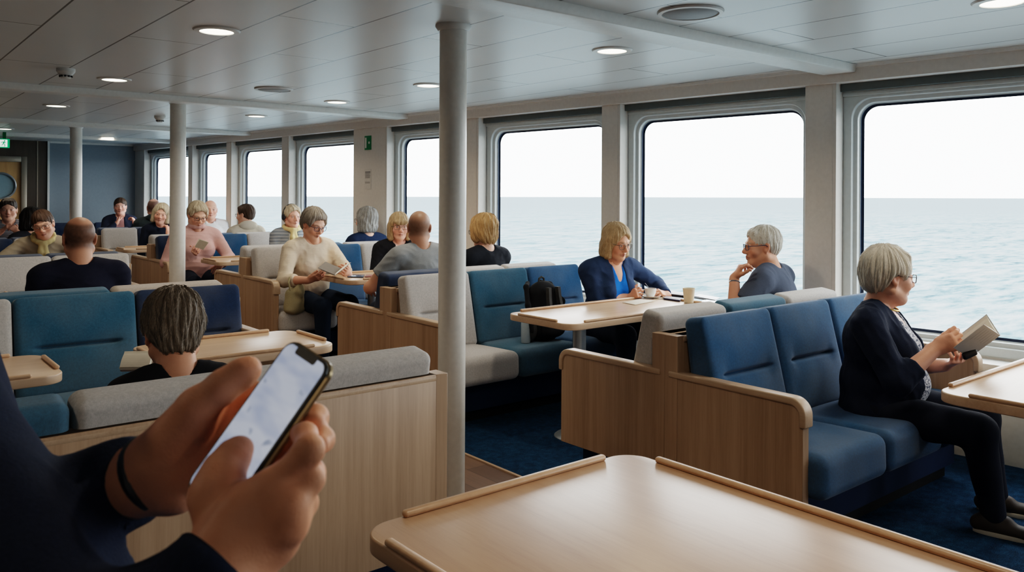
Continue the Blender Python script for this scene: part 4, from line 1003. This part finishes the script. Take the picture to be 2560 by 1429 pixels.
p10=person('woman in a dusty pink roll-neck sweater reading a leaflet behind the middle post',3.08,9.32,178,s=1.07,lean=3,build=1.1,belly=1.1,head=(2,22,-4),neckf=.45,hs=1.08,
  armR=dict(w=at(476,640,9.0),fd=at(497,622,8.9)-at(476,640,9.0),pn=camdir(.3,.7,-.4),curl=.5,e=(.9,-.3,-1)),
  armL=dict(l=(-.16,.34,.68),e=(-1,-.3,-.6)),top=dict(c=(206,164,160),sleeve='long',name='sweater',neck=.060,t=.016),hair='short_f',hairc='pale',gl=M['tortoise'],skin='fair',res=.0055,trousers=(22,28,42),seed=15)
N_,u_,f_,r_=p10['Nb'],p10['u'],p10['f'],p10['r']; S=SDF(); S.chain([N_+u_*.03+f_*(.012+.068*math.cos(t))+r_*.068*math.sin(t) for t in np.linspace(0,6.28,13)],[.022]*13,.02); V,F=S.mesh(.006); mk('roll_collar',V,F,clo((206,164,160)),p10['o'])
person('elderly bald man in a white short-sleeved shirt facing forward by the window',4.01,11.52,160,s=1.09,lean=0,sex='m',head=(6,2,0),hs=1.05,armL=dict(l=(-.06,.27,.72)),armR=dict(l=(.06,.27,.70)),top=dict(c=(226,230,236),sleeve='short',name='shirt',v=.04,col=(232,235,240)),hair=None,hairc='pale',crop=dict(front=.05,rec=1.25,a=.35),skin='pink',res=.0065,seed=16)
person('person with brown hair and beige hooded top seen from behind between window pilasters',4.05,10.28,2,s=1.05,lean=4,sex='m',head=(34,4,0),hs=1.06,top=dict(c=(196,186,170),sleeve='long',name='hooded_top',hood=True),hair='short_m',hairc='brownh',gl=M['tortoise'],res=.0065,seed=17)
person('woman with pale curly hair resting her cheek on her hand, left of the middle post',3.42,11.75,162,s=1.05,lean=10,head=(-4,8,-10),hs=1.08,
  armL=dict(w=at(420,582,10.85),fd=at(420,545,10.95)-at(420,582,10.85),pn=camdir(-1,.1,-.4),curl=.55,e=(-.4,.5,-1)),top=dict(c=(26,32,48),sleeve='long',name='sweater'),hair='bob',hairc='pale',skin='pink',res=.0065,seed=18)
person('man with thinning hair and dark green hooded top seen from behind at the far windows',3.6,12.75,-6,s=1.1,lean=-2,sex='m',build=1.08,head=(-8,0,0),hs=1.05,top=dict(c=(52,60,62),sleeve='long',name='hooded_top',hood=True),hair=None,hairc='brownh',crop=dict(front=.05,rec=.8,a=.85,by=-.04),skin='pink',res=.0065,seed=19)
p14=person('woman with pulled-back brown hair with both hands raised to her face by the blue wall',3.52,14.30,166,s=1.1,lean=2,head=(-2,2,0),hs=1.05,
  armR=dict(w=at(293,556,13.05),fd=at(302,530,13.1)-at(293,556,13.05),pn=camdir(.8,.2,-.5),curl=.5,e=(1,.0,-.9)),armL=dict(w=at(336,556,13.1),fd=at(328,532,13.2)-at(336,556,13.1),pn=camdir(-.8,.2,-.3),curl=.6,e=(-1,.0,-.9)),
  top=dict(c=(38,44,62),sleeve='long',open=.06,name='cardigan'),inner=dict(m=clo((206,160,158)),name='blouse',v=.05),hair='bun',hairc='brownh',skin='pink',res=.0065,seed=20)
# inboard benches
person('person with thick grey-brown hair and black top seen from behind, head bent over a book',.93,3.0,-8,s=.97,seat=.315,lean=0,build=1.02,sex='m',head=(2,16,0),neckf=1.8,hs=1.19,
  armL=dict(l=(-.20,.34,.62)),armR=dict(l=(.10,.34,.60)),top=dict(c=(22,23,28),sleeve='long',name='shirt',res=.006),hair='mop',hairc='greyb',skin='tan',res=.0045,seed=21)
person('broad man with thinning crown and navy T-shirt seen from behind on the teal bench',1.16,5.62,0,s=1.04,lean=4,build=1.2,sex='m',shw=.98,seat=.44,head=(0,8,0),neckf=.35,hs=1.12,top=dict(c=(26,28,44),sleeve='short',name='tee_shirt'),hair=None,hairc='brownh',crop=dict(front=.055,rec=1.12,a=.86,by=-.045),skin='tan',res=.005,seed=22)
p17=person('woman with glasses and knotted yellow scarf bending forward over the table',1.62,9.52,168,s=1.08,seat=.42,lean=22,head=(-6,16,14),hs=1.08,
  armR=dict(l=(.18,.40,.80),e=(1,0,-.5)),armL=dict(l=(-.16,.40,.80),e=(-1,0,-.5)),top=dict(c=(150,140,124),sleeve='long',name='cardigan'),hair='bun',hairc='brownh',gl=M['wire'],skin='fair',res=.0055,seed=23)
scarf(p17,clo((196,182,134)))
person('person with long black hair seen from behind at the far left',1.66,10.5,10,s=1.02,lean=0,head=(0,4,0),hs=1.08,top=dict(c=(40,42,50),sleeve='long',name='shirt'),hair='bob',hairc='black',res=.007,seed=24)
person('dark-haired man in a patterned shirt with clasped hands at the left edge',1.63,11.9,170,s=1.1,lean=5,sex='m',head=(0,4,0),hs=1.06,
  armR=dict(w=at(4,578,9.95),fd=camdir(.65,.6,0),pn=camdir(.5,-.4,-.6),curl=.6,e=(1,.1,-.9)),armL=dict(w=at(44,580,9.95),fd=camdir(-.65,.6,0),pn=camdir(-.5,-.4,-.6),curl=.6,e=(-1,.1,-.9)),
  top=dict(c=(92,98,112),sleeve='mid',name='shirt',stripes=(lin((190,186,180)),14,.5)),hair='short_m',hairc='dark',skin='fair',res=.0065,seed=25)
# ------------------------------------------------------------------ things on and around the tables
def tp(u,v,z):
    d=CAMM@Vector(((u-1280)/FPX,-(v-VH)/FPX,-1)); t=(z-HC)/d.z; return Vector((0,0,HC))+t*d
def slab(A,B,C,D,th,name,mat,parent=None):
    A,B,C,D=map(Vector,(A,B,C,D)); n=(B-A).cross(D-A).normalized()*th
    return MB().add([A,B,C,D,A+n,B+n,C+n,D+n],[(3,2,1,0),(4,5,6,7),(0,1,5,4),(1,2,6,5),(2,3,7,6),(3,0,4,7)]).build(name,mat,parent)
def open_book(A,B,near,far,label,cover,th=.012,see=-1):
    """A,B spine ends; near/far=(edge at A, edge at B) of the two halves"""
    o=empty('book',(Vector(A)+Vector(B))/2); tag(o,label,'book'); c=o.location
    for k,(P,Q) in enumerate((near,far)):
        Q=Vector(P)+(Vector(B)-Vector(A))
        a,b,p,q=[Vector(v)-c for v in (A,B,P,Q)]; n=(p-a).cross(b-a).normalized()
        if n.dot(Vector((0,0,HC))-(Vector(A)+Vector(P))/2)*(see if k==0 else 1)<0: n=-n
        # curved page block
        V=[];m=8
        for i in range(m+1):
            t=i/m; h=th*(.35+.9*math.sin(math.pi*min(t*1.15,1))**.7*.6+.2*(1-t)); x=a.lerp(p,t*.97); y=b.lerp(q,t*.97)
            V+=[x+n*.0015,y+n*.0015,y+n*h,x+n*h]
        F=[]
        for i in range(m):
            s=i*4
            for e in range(4): F.append((s+e,s+(e+1)%4,s+4+(e+1)%4,s+4+e))
        F+=[(0,1,2,3),(m*4+3,m*4+2,m*4+1,m*4)]
        pg=MB().add(V,F).build('pages',M['paper'],o,smooth=False)
        e=(p-a)*.03; w=(b-a).normalized()*.003
        MB().add([a-w,p+e-w,q+e+w,b+w,a-w-n*.002,p+e-w-n*.002,q+e+w-n*.002,b+w-n*.002],[(0,1,2,3),(7,6,5,4),(0,4,5,1),(1,5,6,2),(2,6,7,3),(3,7,4,0)]).build('cover',cover,o)
    return o
def lines_on(o,P0,ux,uy,n,nx,ny,w,name='printed_lines'):
    """text-like rules on a sheet: P0 corner, ux/uy edge vectors, n normal"""
    b=MB(); r=random.Random(4); c=o.location
    for i in range(nx):
        t=.12+.76*i/(nx-1); l=.84*(.75+.25*r.random())
        a=Vector(P0)+uy*t+ux*.08-c; e=a+ux*l; k=uy.normalized()*w; q=n*.0012
        b.add([a+q,e+q,e+k+q,a+k+q],[(0,1,2,3)])
    return b.build(name,M['ink'],o)
cov=plain('pale grey book cover',lin((176,180,182)),.5,.4)
A_,B_=at(2499,838,3.62),at(2425,892,3.74); C_,D_=at(2460,812,3.54),at(2398,858,3.66)
bk=open_book(A_,B_,(C_,D_),(at(2466,787,3.74),at(2402,842,3.86)),'open paperback held up by the woman in the navy cardigan',cov)
nn=(C_-A_).cross(B_-A_).normalized(); nn=nn if nn.dot(Vector((0,0,HC))-A_)>0 else -nn
lines_on(bk,A_+nn*.004,(B_-A_)*.6,(C_-A_),nn,7,0,.0018,'cover_text')
gc=at(2424,884,3.70); g=empty('glasses_case',gc); tag(g,'small black case in the lower hand of the woman in the navy cardigan','case')
V,F=cushion((.07,.024,.036),.011,6); cs=mk('case_body',V,F,M['black'],g); cs.rotation_euler=(R(20),R(-25),-YAW)
open_book(at(855,672,6.95),at(838,687,6.84),(at(814,655,6.92),at(798,684,6.80)),(at(877,656,7.05),at(863,680,6.95)),'open book in the hands of the woman in the cream sweater',plain('taupe book cover',lin((120,112,104)),.6,.3))
open_book(at(508,624,8.88),at(487,617,8.92),(at(521,606,8.84),at(494,593,8.95)),(at(518,604,8.9),at(492,592,9.0)),'folded leaflet held by the woman in pink',M['paper'],.004)
o=open_book(at(374,919,3.22),at(300,920,3.22),(at(385,878,3.32),at(301,884,3.32)),(at(378,924,3.4),at(300,929,3.4)),'open book in front of the person with grey-brown hair',M['paper'],.01,1)
lines_on(o,at(304,886,3.31),at(380,883,3.31)-at(304,886,3.31),at(304,912,3.235)-at(304,886,3.31),camdir(0,.3,1)*4,4,0,.002)
ZT=.752
def coffee_cup():
    c=tp(1626,744,ZT); s=empty('saucer',c); tag(s,'white china saucer under the coffee cup','saucer')
    MB().lathe([(.0,.004),(.03,.003),(.05,.006),(.074,.014),(.076,.017),(.072,.017),(.046,.009),(.0,.008)],n=36).build('dish',M['china'],s,smooth=True)
    o=empty('coffee_cup',c+Vector((0,0,.009))); tag(o,'white china coffee cup on its saucer in front of the woman in blue','cup')
    MB().lathe([(.0,.0),(.024,.0),(.030,.006),(.040,.03),(.043,.062),(.0405,.062),(.036,.03),(.027,.010),(.0,.008)],n=36).build('bowl',M['china'],o,smooth=True)
    MB().lathe([(.0,.05),(.038,.05)],n=30).build('coffee',plain('black coffee',lin((40,24,16)),.1,.6),o)
    h=camdir(-1,0,.1); MB().tube([h*.040+Vector((0,0,.05)),h*.058+Vector((0,0,.052)),h*.066+Vector((0,0,.036)),h*.056+Vector((0,0,.020)),h*.036+Vector((0,0,.018))],.0042,8).build('handle',M['china'],o,smooth=True)
    MB().tube([Vector((0,0,.045)),camdir(-.02,0,0)+Vector((0,0,.075)),camdir(-.04,0,0)+Vector((0,0,.10))],.0022,6).build('teaspoon',M['steel'],o,smooth=True)
coffee_cup()
c=tp(1722,756,ZT); o=empty('paper_cup',c); tag(o,'cream paper cup standing alone on the table by the window','cup')
MB().lathe([(.0,.006),(.031,.006),(.031,.0),(.033,.0),(.0425,.096),(.0445,.099),(.044,.103),(.041,.102),(.032,.008),(.0,.008)],n=36).build('cup_wall',M['cardboard'],o,smooth=True)
def flat(name,px,th,mat,label,cat,bev=.002,z=ZT):
    P=[tp(u,v,z) for u,v in px]; c=sum(P,Vector())/len(P); o=MB().prism([((p-c).x,(p-c).y) for p in P],0,th).build(name,mat,bev=bev,seg=2); o.location=c; tag(o,label,cat); return o
flat('napkin',[(1556,756),(1600,748),(1640,752),(1588,762)],.003,M['paper'],'white paper napkin near the saucer','napkin',.0005)
flat('wallet',[(1660,739),(1668,733),(1722,738),(1716,746)],.022,M['dark'],'thick dark wallet behind the paper cup','wallet',.006)
flat('notebook',[(1658,748),(1664,743),(1706,748),(1700,754)],.012,plain('purple dark notebook',lin((44,38,70)),.5,.3),'slim dark notebook beside the wallet','notebook',.003)
flat('magazine',[(1735,742),(1748,737),(1800,746),(1788,752)],.008,plain('magazine cover',lin((150,156,166)),.3,.5),'grey magazine by the window behind the paper cup','magazine',.002)
flat('phone',[(1752,756),(1760,751),(1800,756),(1792,761)],.009,plain('phone glass pale',lin((190,192,196)),.1,.6),'pale phone lying at the table edge near the man in slate','phone',.003)
m=MB().tube([tp(1715,741,ZT+.008),tp(1765,748,ZT+.006)],.0045,8).build('pen',M['black'],smooth=True); tag(m,'black pen lying by the wallet','pen')
flat('sheet_of_paper',[(1590,742),(1606,733),(1672,738),(1660,747)],.002,M['paper'],'loose sheet of paper under the hands of the woman in blue','paper',.0004)
flat('phone',[(868,693),(874,688),(912,688),(908,694)],.009,plain('phone glass',lin((70,84,110)),.1,.6),'dark phone on the table by the woman in the cream sweater','phone',.003,z=.802)
flat('phone',[(912,693),(915,688),(935,688),(933,693)],.008,plain('red phone cover',lin((150,96,90)),.4,.5),'reddish phone on the table by the woman in the cream sweater','phone',.002,z=.802)
flat('tablet_computer',[(520,630),(534,624),(575,626),(566,633)],.010,plain('tablet glass',lin((120,140,160)),.1,.6),'tablet lying on the table in front of the woman in pink','tablet',.003,z=.812)
flat('newspaper',[(540,626),(552,620),(590,622),(580,627)],.008,M['paper'],'folded newspaper behind the tablet on the table of the woman in pink','newspaper',.001,z=.822)
# black backpack on the teal seat
def bag(name,center,rot,label,cat,build_fn):
    o=empty(name,center,rot); tag(o,label,cat); build_fn(o); return o
M['nylon']=cloth('black nylon',lin((26,27,30)),.25); M['nylon2']=cloth('grey nylon',lin((62,62,62)),.25); M['canvas']=cloth('olive canvas',lin((168,158,126)),.2)
def bp(o):
    S=SDF(); S.ecap((0,0,.10),(0,.01,.34),(1,0,0),(.155,.105),(.135,.085),(.10,.10),.02); V,F=S.mesh(.007); V=V+vnorm(V,F)*(sines(V,30,3)*.006)[:,None]; mk('pack_body',V,F,M['nylon'],o)
    S=SDF(); S.ecap((0,-.09,.09),(0,-.07,.21),(1,0,0),(.12,.05),(.105,.04),(.05,.05),.02); V,F=S.mesh(.007); V=V+vnorm(V,F)*(sines(V,40,5)*.005)[:,None]; mk('front_pocket',V,F,M['nylon'],o)
    for q in (-1,1):
        S=SDF(); S.ell((q*.155,.0,.11),(.03,.07,.09)); V,F=S.mesh(.007); mk('side_pocket',V,F,M['nylon2'],o)
        m=MB(); pts=[(q*.05,-.105,.40),(q*.055,-.112,.33),(q*.062,-.128,.25),(q*.065,-.135,.14)]
        for i in range(3):
            a,b=Vector(pts[i]),Vector(pts[i+1]); m.add([a+Vector((-.014,0,0)),a+Vector((.014,0,0)),b+Vector((.014,0,0)),b+Vector((-.014,0,0)),a+Vector((-.014,.03,0)),a+Vector((.014,.03,0)),b+Vector((.014,.03,0)),b+Vector((-.014,.03,0))],[(0,1,2,3),(7,6,5,4),(0,4,5,1),(1,5,6,2),(2,6,7,3),(3,7,4,0)])
        m.build('compression_strap',M['nylon2'],o)
        S=SDF(); S.chain([(q*.07,.09,.42),(q*.13,.05,.40),(q*.19,-.02,.28),(q*.18,-.05,.10)],[.016,.018,.018,.012],.02); V,F=S.mesh(.006); mk('shoulder_strap',V,F,M['nylon'],o)
    MB().tube([(-.03,.02,.425),(-.025,.02,.455),(.0,.02,.465),(.025,.02,.455),(.03,.02,.425)],.008,8).build('grab_handle',M['nylon2'],o,smooth=True)
    MB().tube([(-.12,-.125,.19),(-.06,-.135,.215),(.0,-.137,.22),(.06,-.135,.215),(.12,-.125,.19)],.005,6).build('zip',M['dark'],o,smooth=True)
    MB().lathe([(.0,.0),(.032,.0),(.034,.02),(.034,.15),(.02,.17),(.018,.195),(.0,.195)],(-.19,.0,.02),20).build('water_bottle',plain('clear bottle',lin((150,165,175)),.15,.6),o,smooth=True)
d_=5.65; c=tp(1352,855,.455); bag('backpack',Vector((3.90,4.37,.455)),R(8),'black backpack leaning on the teal cushions beside the woman in blue','backpack',bp)
def tote(o):
    S=SDF(); S.ecap((0,0,.06),(0,0,.20),(1,0,0),(.10,.065),(.085,.05),(.05,.05),.02); S.ell((.02,-.04,.22),(.05,.04,.06)); S.ell((0,-.01,.275),(.05,.025,.03),None,.02,'-')
    V,F=S.mesh(.006); V=V+vnorm(V,F)*(sines(V,55,3)*.010)[:,None]; mk('bag_body',V,F,M['canvas'],o)
    m=MB(); m.tube([(-.06,-.03,.22),(-.075,-.02,.29),(-.05,.0,.33),(.0,.0,.32),(.05,-.02,.24)],.009,8); m.build('strap',M['canvas'],o,smooth=True)
bag('shoulder_bag',Vector((3.03,6.62,.46)),R(10),'olive canvas bag squeezed between armrest and the woman in the cream sweater','bag',tote)
# ------------------------------------------------------------------ person in the foreground holding a phone
PC=at(650,1068,.70)
Lw=camdir(.53,.80,-.286).normalized(); Ww=camdir(.68,-.195,.706).normalized(); Ww=(Ww-Lw*Ww.dot(Lw)).normalized(); Nw=Ww.cross(Lw).normalized()
ph=bpy.data.objects.new('smartphone',None); COL.objects.link(ph); ph.matrix_world=Matrix.Translation(PC)@Matrix((Ww,Lw,Nw)).transposed().to_4x4(); ph.empty_display_size=.03
tag(ph,'smartphone with a lit pale screen held in two hands in the foreground','phone')
W_,L_=.0725,.150
V=[];F=[]
def rbslab(w,l,r,z0,z1,ed,name,mat):
    P=[rrect(0,0,w-2*e,l-2*e,r-e,8) for e in (ed,0,0,ed)]; zs=[z0,z0+ed,z1-ed,z1]; n=len(P[0]); V=[(x,y,z) for p,z in zip(P,zs) for x,y in p]; F=[(k*n+i,k*n+(i+1)%n,(k+1)*n+(i+1)%n,(k+1)*n+i) for k in range(3) for i in range(n)]+[list(range(n))[::-1],list(range(3*n,4*n))]
    return MB().add(V,F).build(name,mat,ph,smooth=True)
rbslab(W_+.003,L_+.003,.0135,-.0062,.0022,.0028,'case',plain('gold brown phone case',lin((150,128,92)),.28,.6,.5))
rbslab(W_,L_,.012,-.002,.0036,.001,'bezel',M['black'])
def m_screen():
    t=NT('lit phone screen'); a=t.noise(t.co('Object',(14,40,1)),1.0,2,.5); b=t.noise(t.co('Object',(60,90,1),(.3,.1,0)),.8,1)
    c=t.ramp(a.outputs[0],[(.38,lin((172,184,212))),(.56,lin((206,213,230)))]); c2=t.mix(t.ramp(b.outputs[0],[(.64,(0,0,0)),(.74,(1,1,1))]).outputs[0],c.outputs[0],lin((140,154,180)))
    return t.bsdf((.02,.02,.02),.12,None,.5,emit=c2,es=.5)
P=rrect(0,0,W_-.0055,L_-.0055,.0095,8); sc=mk('screen',[(x,y,.00375) for x,y in P],[list(range(len(P)))],m_screen(),ph,smooth=False)
MB().prism(rrect(0,L_/2-.0045,.034,.0085,.003,5),.0037,.0040).build('notch',M['black'],ph)
MB().box(-W_/2-.003,-W_/2-.001,.02,.033,-.003,.0).build('side_button',M['steel'],ph,bev=.0005); MB().prism(rrect(-.02,.052,.027,.027,.007,5),-.0078,-.006).build('camera_bump',M['black'],ph)
# hands: joints placed on the phone
def fg(parts,res,name='x'):
    V,F=parts.mesh(res); V=relax(V,F,1,.4); return V,F
def PX(*l): return [np.array(at(u,v,d)) for u,v,d in l]
skin=np.array((.95,.49,.30))
Sr=SDF()
# right hand (nearest): wrist below, back of the hand to the viewer
K4=PX((682,1218,.638),(724,1262,.631),(722,1310,.633),(690,1352,.642))
Sr.cap(at(510,1530,.60),at(572,1398,.625),.034,.029,.02)
Sr.ecap(at(566,1408,.626),at(640,1318,.634),K4[0]-K4[3],(.031,.021),(.036,.018),None,.02)
for kp,st in zip(K4,PX((590,1345,.640),(610,1352,.634),(615,1372,.633),(605,1392,.637))): Sr.cap(st,kp,.017,.0118,.016)
Sr.cap(at(575,1330,.645),at(650,1250,.645),.020,.015,.02)
Sr.chain([K4[0]]+PX((774,1124,.640),(762,1086,.668),(738,1078,.692)),[.0122,.0112,.0095,.008],.006)
Sr.chain([K4[1]]+PX((776,1196,.644),(752,1168,.674),(722,1160,.694)),[.0122,.0110,.0095,.008],.006)
Sr.chain([K4[2]]+PX((760,1258,.648),(734,1234,.678),(704,1230,.694)),[.0118,.0104,.009,.008],.006)
Sr.chain([K4[3]]+PX((726,1320,.652),(704,1296,.678),(684,1290,.692)),[.0108,.0092,.008,.007],.006)
for kp in K4: Sr.ell(kp-np.array(Nw)*.0+np.array(camdir(.2,.1,1))*.004,(.0115,.0115,.0115),None,.012)
# right thumb lying across the screen
Sr.chain(PX((588,1345,.640),(536,1246,.650),(562,1172,.667),(590,1136,.680),(601,1124,.684)),[.023,.0178,.0142,.0128,.0098],.010)
Sr.ell(at(548,1215,.655),(.0165,.0165,.0165),None,.014)
Sl=SDF()
# left hand (behind the phone)
Sl.cap(at(250,1240,.80),at(368,1192,.765),.036,.030,.02); Sl.cap(at(368,1192,.765),at(440,1150,.762),.030,.030,.02)
Sl.ecap(at(425,1170,.762),at(540,1085,.778),PX((470,1020,.77))[0]-PX((500,1190,.77))[0],(.034,.020),(.042,.016),None,.02)
Sl.cap(at(420,1150,.755),at(480,1050,.748),.026,.020,.02); Sl.cap(at(440,1215,.752),at(520,1180,.765),.022,.018,.02)
Sl.chain(PX((440,1095,.750),(496,1016,.742),(560,964,.741),(610,930,.747),(624,920,.750)),[.0225,.0168,.0138,.0122,.0095],.010)
for pts in (((540,1040,.785),(640,985,.795),(740,1010,.770),(790,1042,.705),(786,1054,.690)),((545,1075,.782),(660,1045,.790),(756,1070,.755),(804,1098,.690),(799,1110,.676)),((540,1110,.780),(640,1100,.785),(735,1130,.745),(780,1180,.678),(772,1190,.664)),((530,1140,.775),(610,1160,.780),(690,1190,.740),(742,1228,.690),(735,1232,.674))):
    Sl.chain(PX(*pts),[.013,.0118,.0112,.0102,.0085],.006)
pr=[]
for S_,tips in ((Sr,((790,1082,.655),(604,1128,.676))),(Sl,((632,918,.745),(790,1052,.690),(797,1108,.676),(770,1188,.664)))):
    V,F=fg(S_,.0022)
    c=np.tile(skin,(len(V),1)); nz=sines(V,90,3,8)[:,None]; c=c*(1+.10*nz)*np.array((1,1-.05,1-.08))
    for u,v,d in tips:
        g=np.exp(-((V-np.array(at(u,v,d)))**2).sum(1)/.012**2)[:,None]; c=c*(1-.4*g)+.4*g*skin*np.array((1.12,.85,.8))
    for u,v,d in ((738,1228,.615),(704,1190,.615),(738,1278,.617),(722,1322,.622)):
        g=np.exp(-((V-np.array(at(u,v,d)))**2).sum(1)/.014**2)[:,None]; c=c*(1-.35*g)+.35*g*skin*np.array((1.2,1.05,1.0))
    N=vnorm(V,F); V=V+N*(sines(V,260,6,8)*.00045)[:,None]
    pr.append((V,F,c))
# standing figure to the left, facing the phone
base=np.array(at(-450,490,.88)); base[2]=0
fdir=np.array(camdir(.95,0,-.3)); fdir[2]=0; fdir/=np.linalg.norm(fdir); sdir=np.cross(fdir,(0,0,1.0)); up=np.array((0,0,1.0))
def B_(s,f,z): return base+sdir*s+fdir*f+up*z
fr3=np.stack([sdir,fdir,up],1)
def fbody(S,t=0):
    S.ell(B_(0,0,.95),(.18+t,.14+t,.14+t),fr3,.05); S.ell(B_(0,.02,1.12),(.175+t,.145+t,.18+t),fr3,.06); S.ell(B_(0,.01,1.3),(.18+t,.13+t,.18+t),fr3,.06); S.cap(B_(-.13,0,1.41),B_(.13,0,1.41),.06+t,.06+t,.05)
Sb=SDF(); fbody(Sb); Sb.cap(B_(0,0,1.42),B_(0,.02,1.55),.058,.056,.03)
for q in (-1,1): Sb.cap(B_(q*.09,0,.9),B_(q*.1,.02,.5),.085,.058,.04); Sb.cap(B_(q*.1,.02,.5),B_(q*.11,-.02,.1),.058,.04,.03)
V,F=Sb.mesh(.012); pr.append((V,F,np.tile(skin,(len(V),1))))
Hc=B_(0,.04,1.63); Rm=np.stack([sdir,fdir,up],1)@rotm(0,22,0); hd=SDF(); head_sdf(hd,Hc,Rm,1.03,1.0,B_(0,.0,1.46)); V,F=hd.mesh(.006); pr.append((V,F,head_paint(V,Hc,Rm,1.03,skin,(.05,.035,.03))))
V,F,Cc=join(pr); fgp=mk('person',V,F,M['skin'],attrs={'Col':np.concatenate([Cc,np.ones((len(Cc),1))],1)}); tag(fgp,'person in a navy jacket in the foreground at left holding a phone in both hands','person')
V,F,h=hair_mesh('short_m',Hc,Rm,1.03,.007,4); mk('hair',V,F,HAIR['dark'],fgp,attrs={'hs':h})
J=SDF(); fbody(J,.02)
shR,elR,cuR=B_(.21,.0,1.40),np.array(at(180,1720,.58)),np.array(at(560,1425,.618))
J.cap(B_(.10,.05,1.33),np.array(at(-290,980,.76)),.08,.07,.05); J.cap(np.array(at(-290,980,.76)),np.array(at(130,1580,.70)),.07,.075,.04); J.cap(np.array(at(-290,980,.76)),elR,.065,.06,.04); J.ecap(elR,np.array(at(545,1448,.612)),sdir,(.062,.062),(.040,.040),(.05,.006),.03)
J.ecap(np.array(at(505,1470,.608)),np.array(at(556,1415,.618)),sdir,(.041,.041),(.041,.041),(.01,.006),.004)
shL,elL=B_(-.21,.0,1.40),np.array(at(-60,1330,.90))
J.cap(shL,elL,.07,.06,.04); J.ecap(elL,np.array(at(330,1205,.778)),sdir,(.060,.060),(.042,.042),(.05,.006),.03)
J.ecap(np.array(at(290,1220,.786)),np.array(at(345,1200,.774)),sdir,(.043,.043),(.042,.042),(.01,.006),.004)
J.cap(B_(0,0,1.47),B_(0,.03,1.6),.075,.10,.015,'-')
V,F=J.mesh(.007); V=relax(V,F,1,.4); N=vnorm(V,F); V=V+N*(sines(V,26,31,8)*.006+sines(V,60,32,6)*.0025)[:,None]
M['jacket']=cloth('navy jacket',lin((30,38,58)),.2)
mk('jacket',V,F,M['jacket'],fgp)
T=SDF(); T.ell(B_(0,0,.93),(.19,.15,.13),fr3,.05)
for q in (-1,1): T.cap(B_(q*.09,0,.9),B_(q*.1,.02,.5),.097,.07,.04); T.cap(B_(q*.1,.02,.5),B_(q*.11,-.02,.1),.07,.052,.03)
V,F=T.mesh(.012); mk('trousers',V,F,clo((36,40,52)),fgp)
for q in (-1,1):
    S=SDF(); S.ecap(B_(q*.11,-.06,.045),B_(q*.12,.17,.035),sdir,(.04,.042),(.046,.03),None,.02); V,F=S.mesh(.008); V[:,2]=np.maximum(V[:,2],.005); mk('shoe',V,F,M['shoe'],fgp)
m=MB(); wc=np.array(at(388,1182,.764)); wd=np.array(at(430,1150,.760))-np.array(at(350,1205,.770)); wd/=np.linalg.norm(wd); a1=np.cross(wd,up); a1/=np.linalg.norm(a1); a2=np.cross(wd,a1)
m.tube([wc+.0335*(math.cos(t)*a1+math.sin(t)*a2) for t in np.linspace(0,6.28,30)[:-1]],.006,6,True).build('wrist_strap',M['dark'],fgp,smooth=True)
# ------------------------------------------------------------------ light and camera
w=bpy.data.worlds.new('overcast'); scene.world=w; w.use_nodes=True; nt=w.node_tree; nt.nodes.clear()
ou=nt.nodes.new('ShaderNodeOutputWorld'); bg=nt.nodes.new('ShaderNodeBackground'); tc=nt.nodes.new('ShaderNodeTexCoord'); sx=nt.nodes.new('ShaderNodeSeparateXYZ'); rp=nt.nodes.new('ShaderNodeValToRGB')
nt.links.new(tc.outputs['Generated'],sx.inputs[0]); nt.links.new(sx.outputs[2],rp.inputs[0]); nt.links.new(rp.outputs[0],bg.inputs[0]); nt.links.new(bg.outputs[0],ou.inputs[0])
rp.color_ramp.elements[0].position=0; rp.color_ramp.elements[0].color=lin((243,248,250))+(1,); rp.color_ramp.elements[1].position=.28; rp.color_ramp.elements[1].color=(1,1,1,1)

bg.inputs[1].default_value=SKY
for i in range(1,len(PIL)-1):
    a,b=PIL[i][1],PIL[i+1][0]
    l=bpy.data.lights.new('window_portal','AREA'); l.shape='RECTANGLE'; l.size=b-a; l.size_y=1.6; l.cycles.is_portal=True
    lo=bpy.data.objects.new('window_portal',l); COL.objects.link(lo); lo.location=WO+Matrix.Rotation(WA,3,'Z')@Vector((.26,ws((a+b)/2),1.39)); lo.rotation_euler=Matrix(((0,0,1),(1,0,0),(0,1,0))).to_euler()
    lo.rotation_euler=(Matrix.Rotation(WA,3,'Z')@Matrix.Rotation(R(90),3,'Y')@Matrix.Rotation(R(90),3,'Z')).to_euler()
cam=bpy.data.cameras.new('camera'); co=bpy.data.objects.new('camera',cam); COL.objects.link(co)
cam.sensor_width=36; cam.lens=36*FPX/2560; cam.shift_y=-(714.5-VH)/2560; cam.clip_start=.02; cam.clip_end=20000
co.matrix_world=Matrix.Translation((0,0,HC))@CAMM.to_4x4()
cam.dof.use_dof=True; cam.dof.focus_distance=4.6; cam.dof.aperture_fstop=10.5
scene.camera=co
scene.view_settings.view_transform='Filmic'; scene.view_settings.look='Medium High Contrast'; scene.view_settings.exposure=EXPO; scene.view_settings.gamma=1.0
cy=scene.cycles; cy.use_denoising=True; cy.max_bounces=6; cy.diffuse_bounces=4; cy.glossy_bounces=2; cy.transparent_max_bounces=8; cy.transmission_bounces=3; cy.caustics_reflective=False; cy.caustics_refractive=False; cy.sample_clamp_indirect=6; cy.use_adaptive_sampling=True; cy.adaptive_threshold=.06
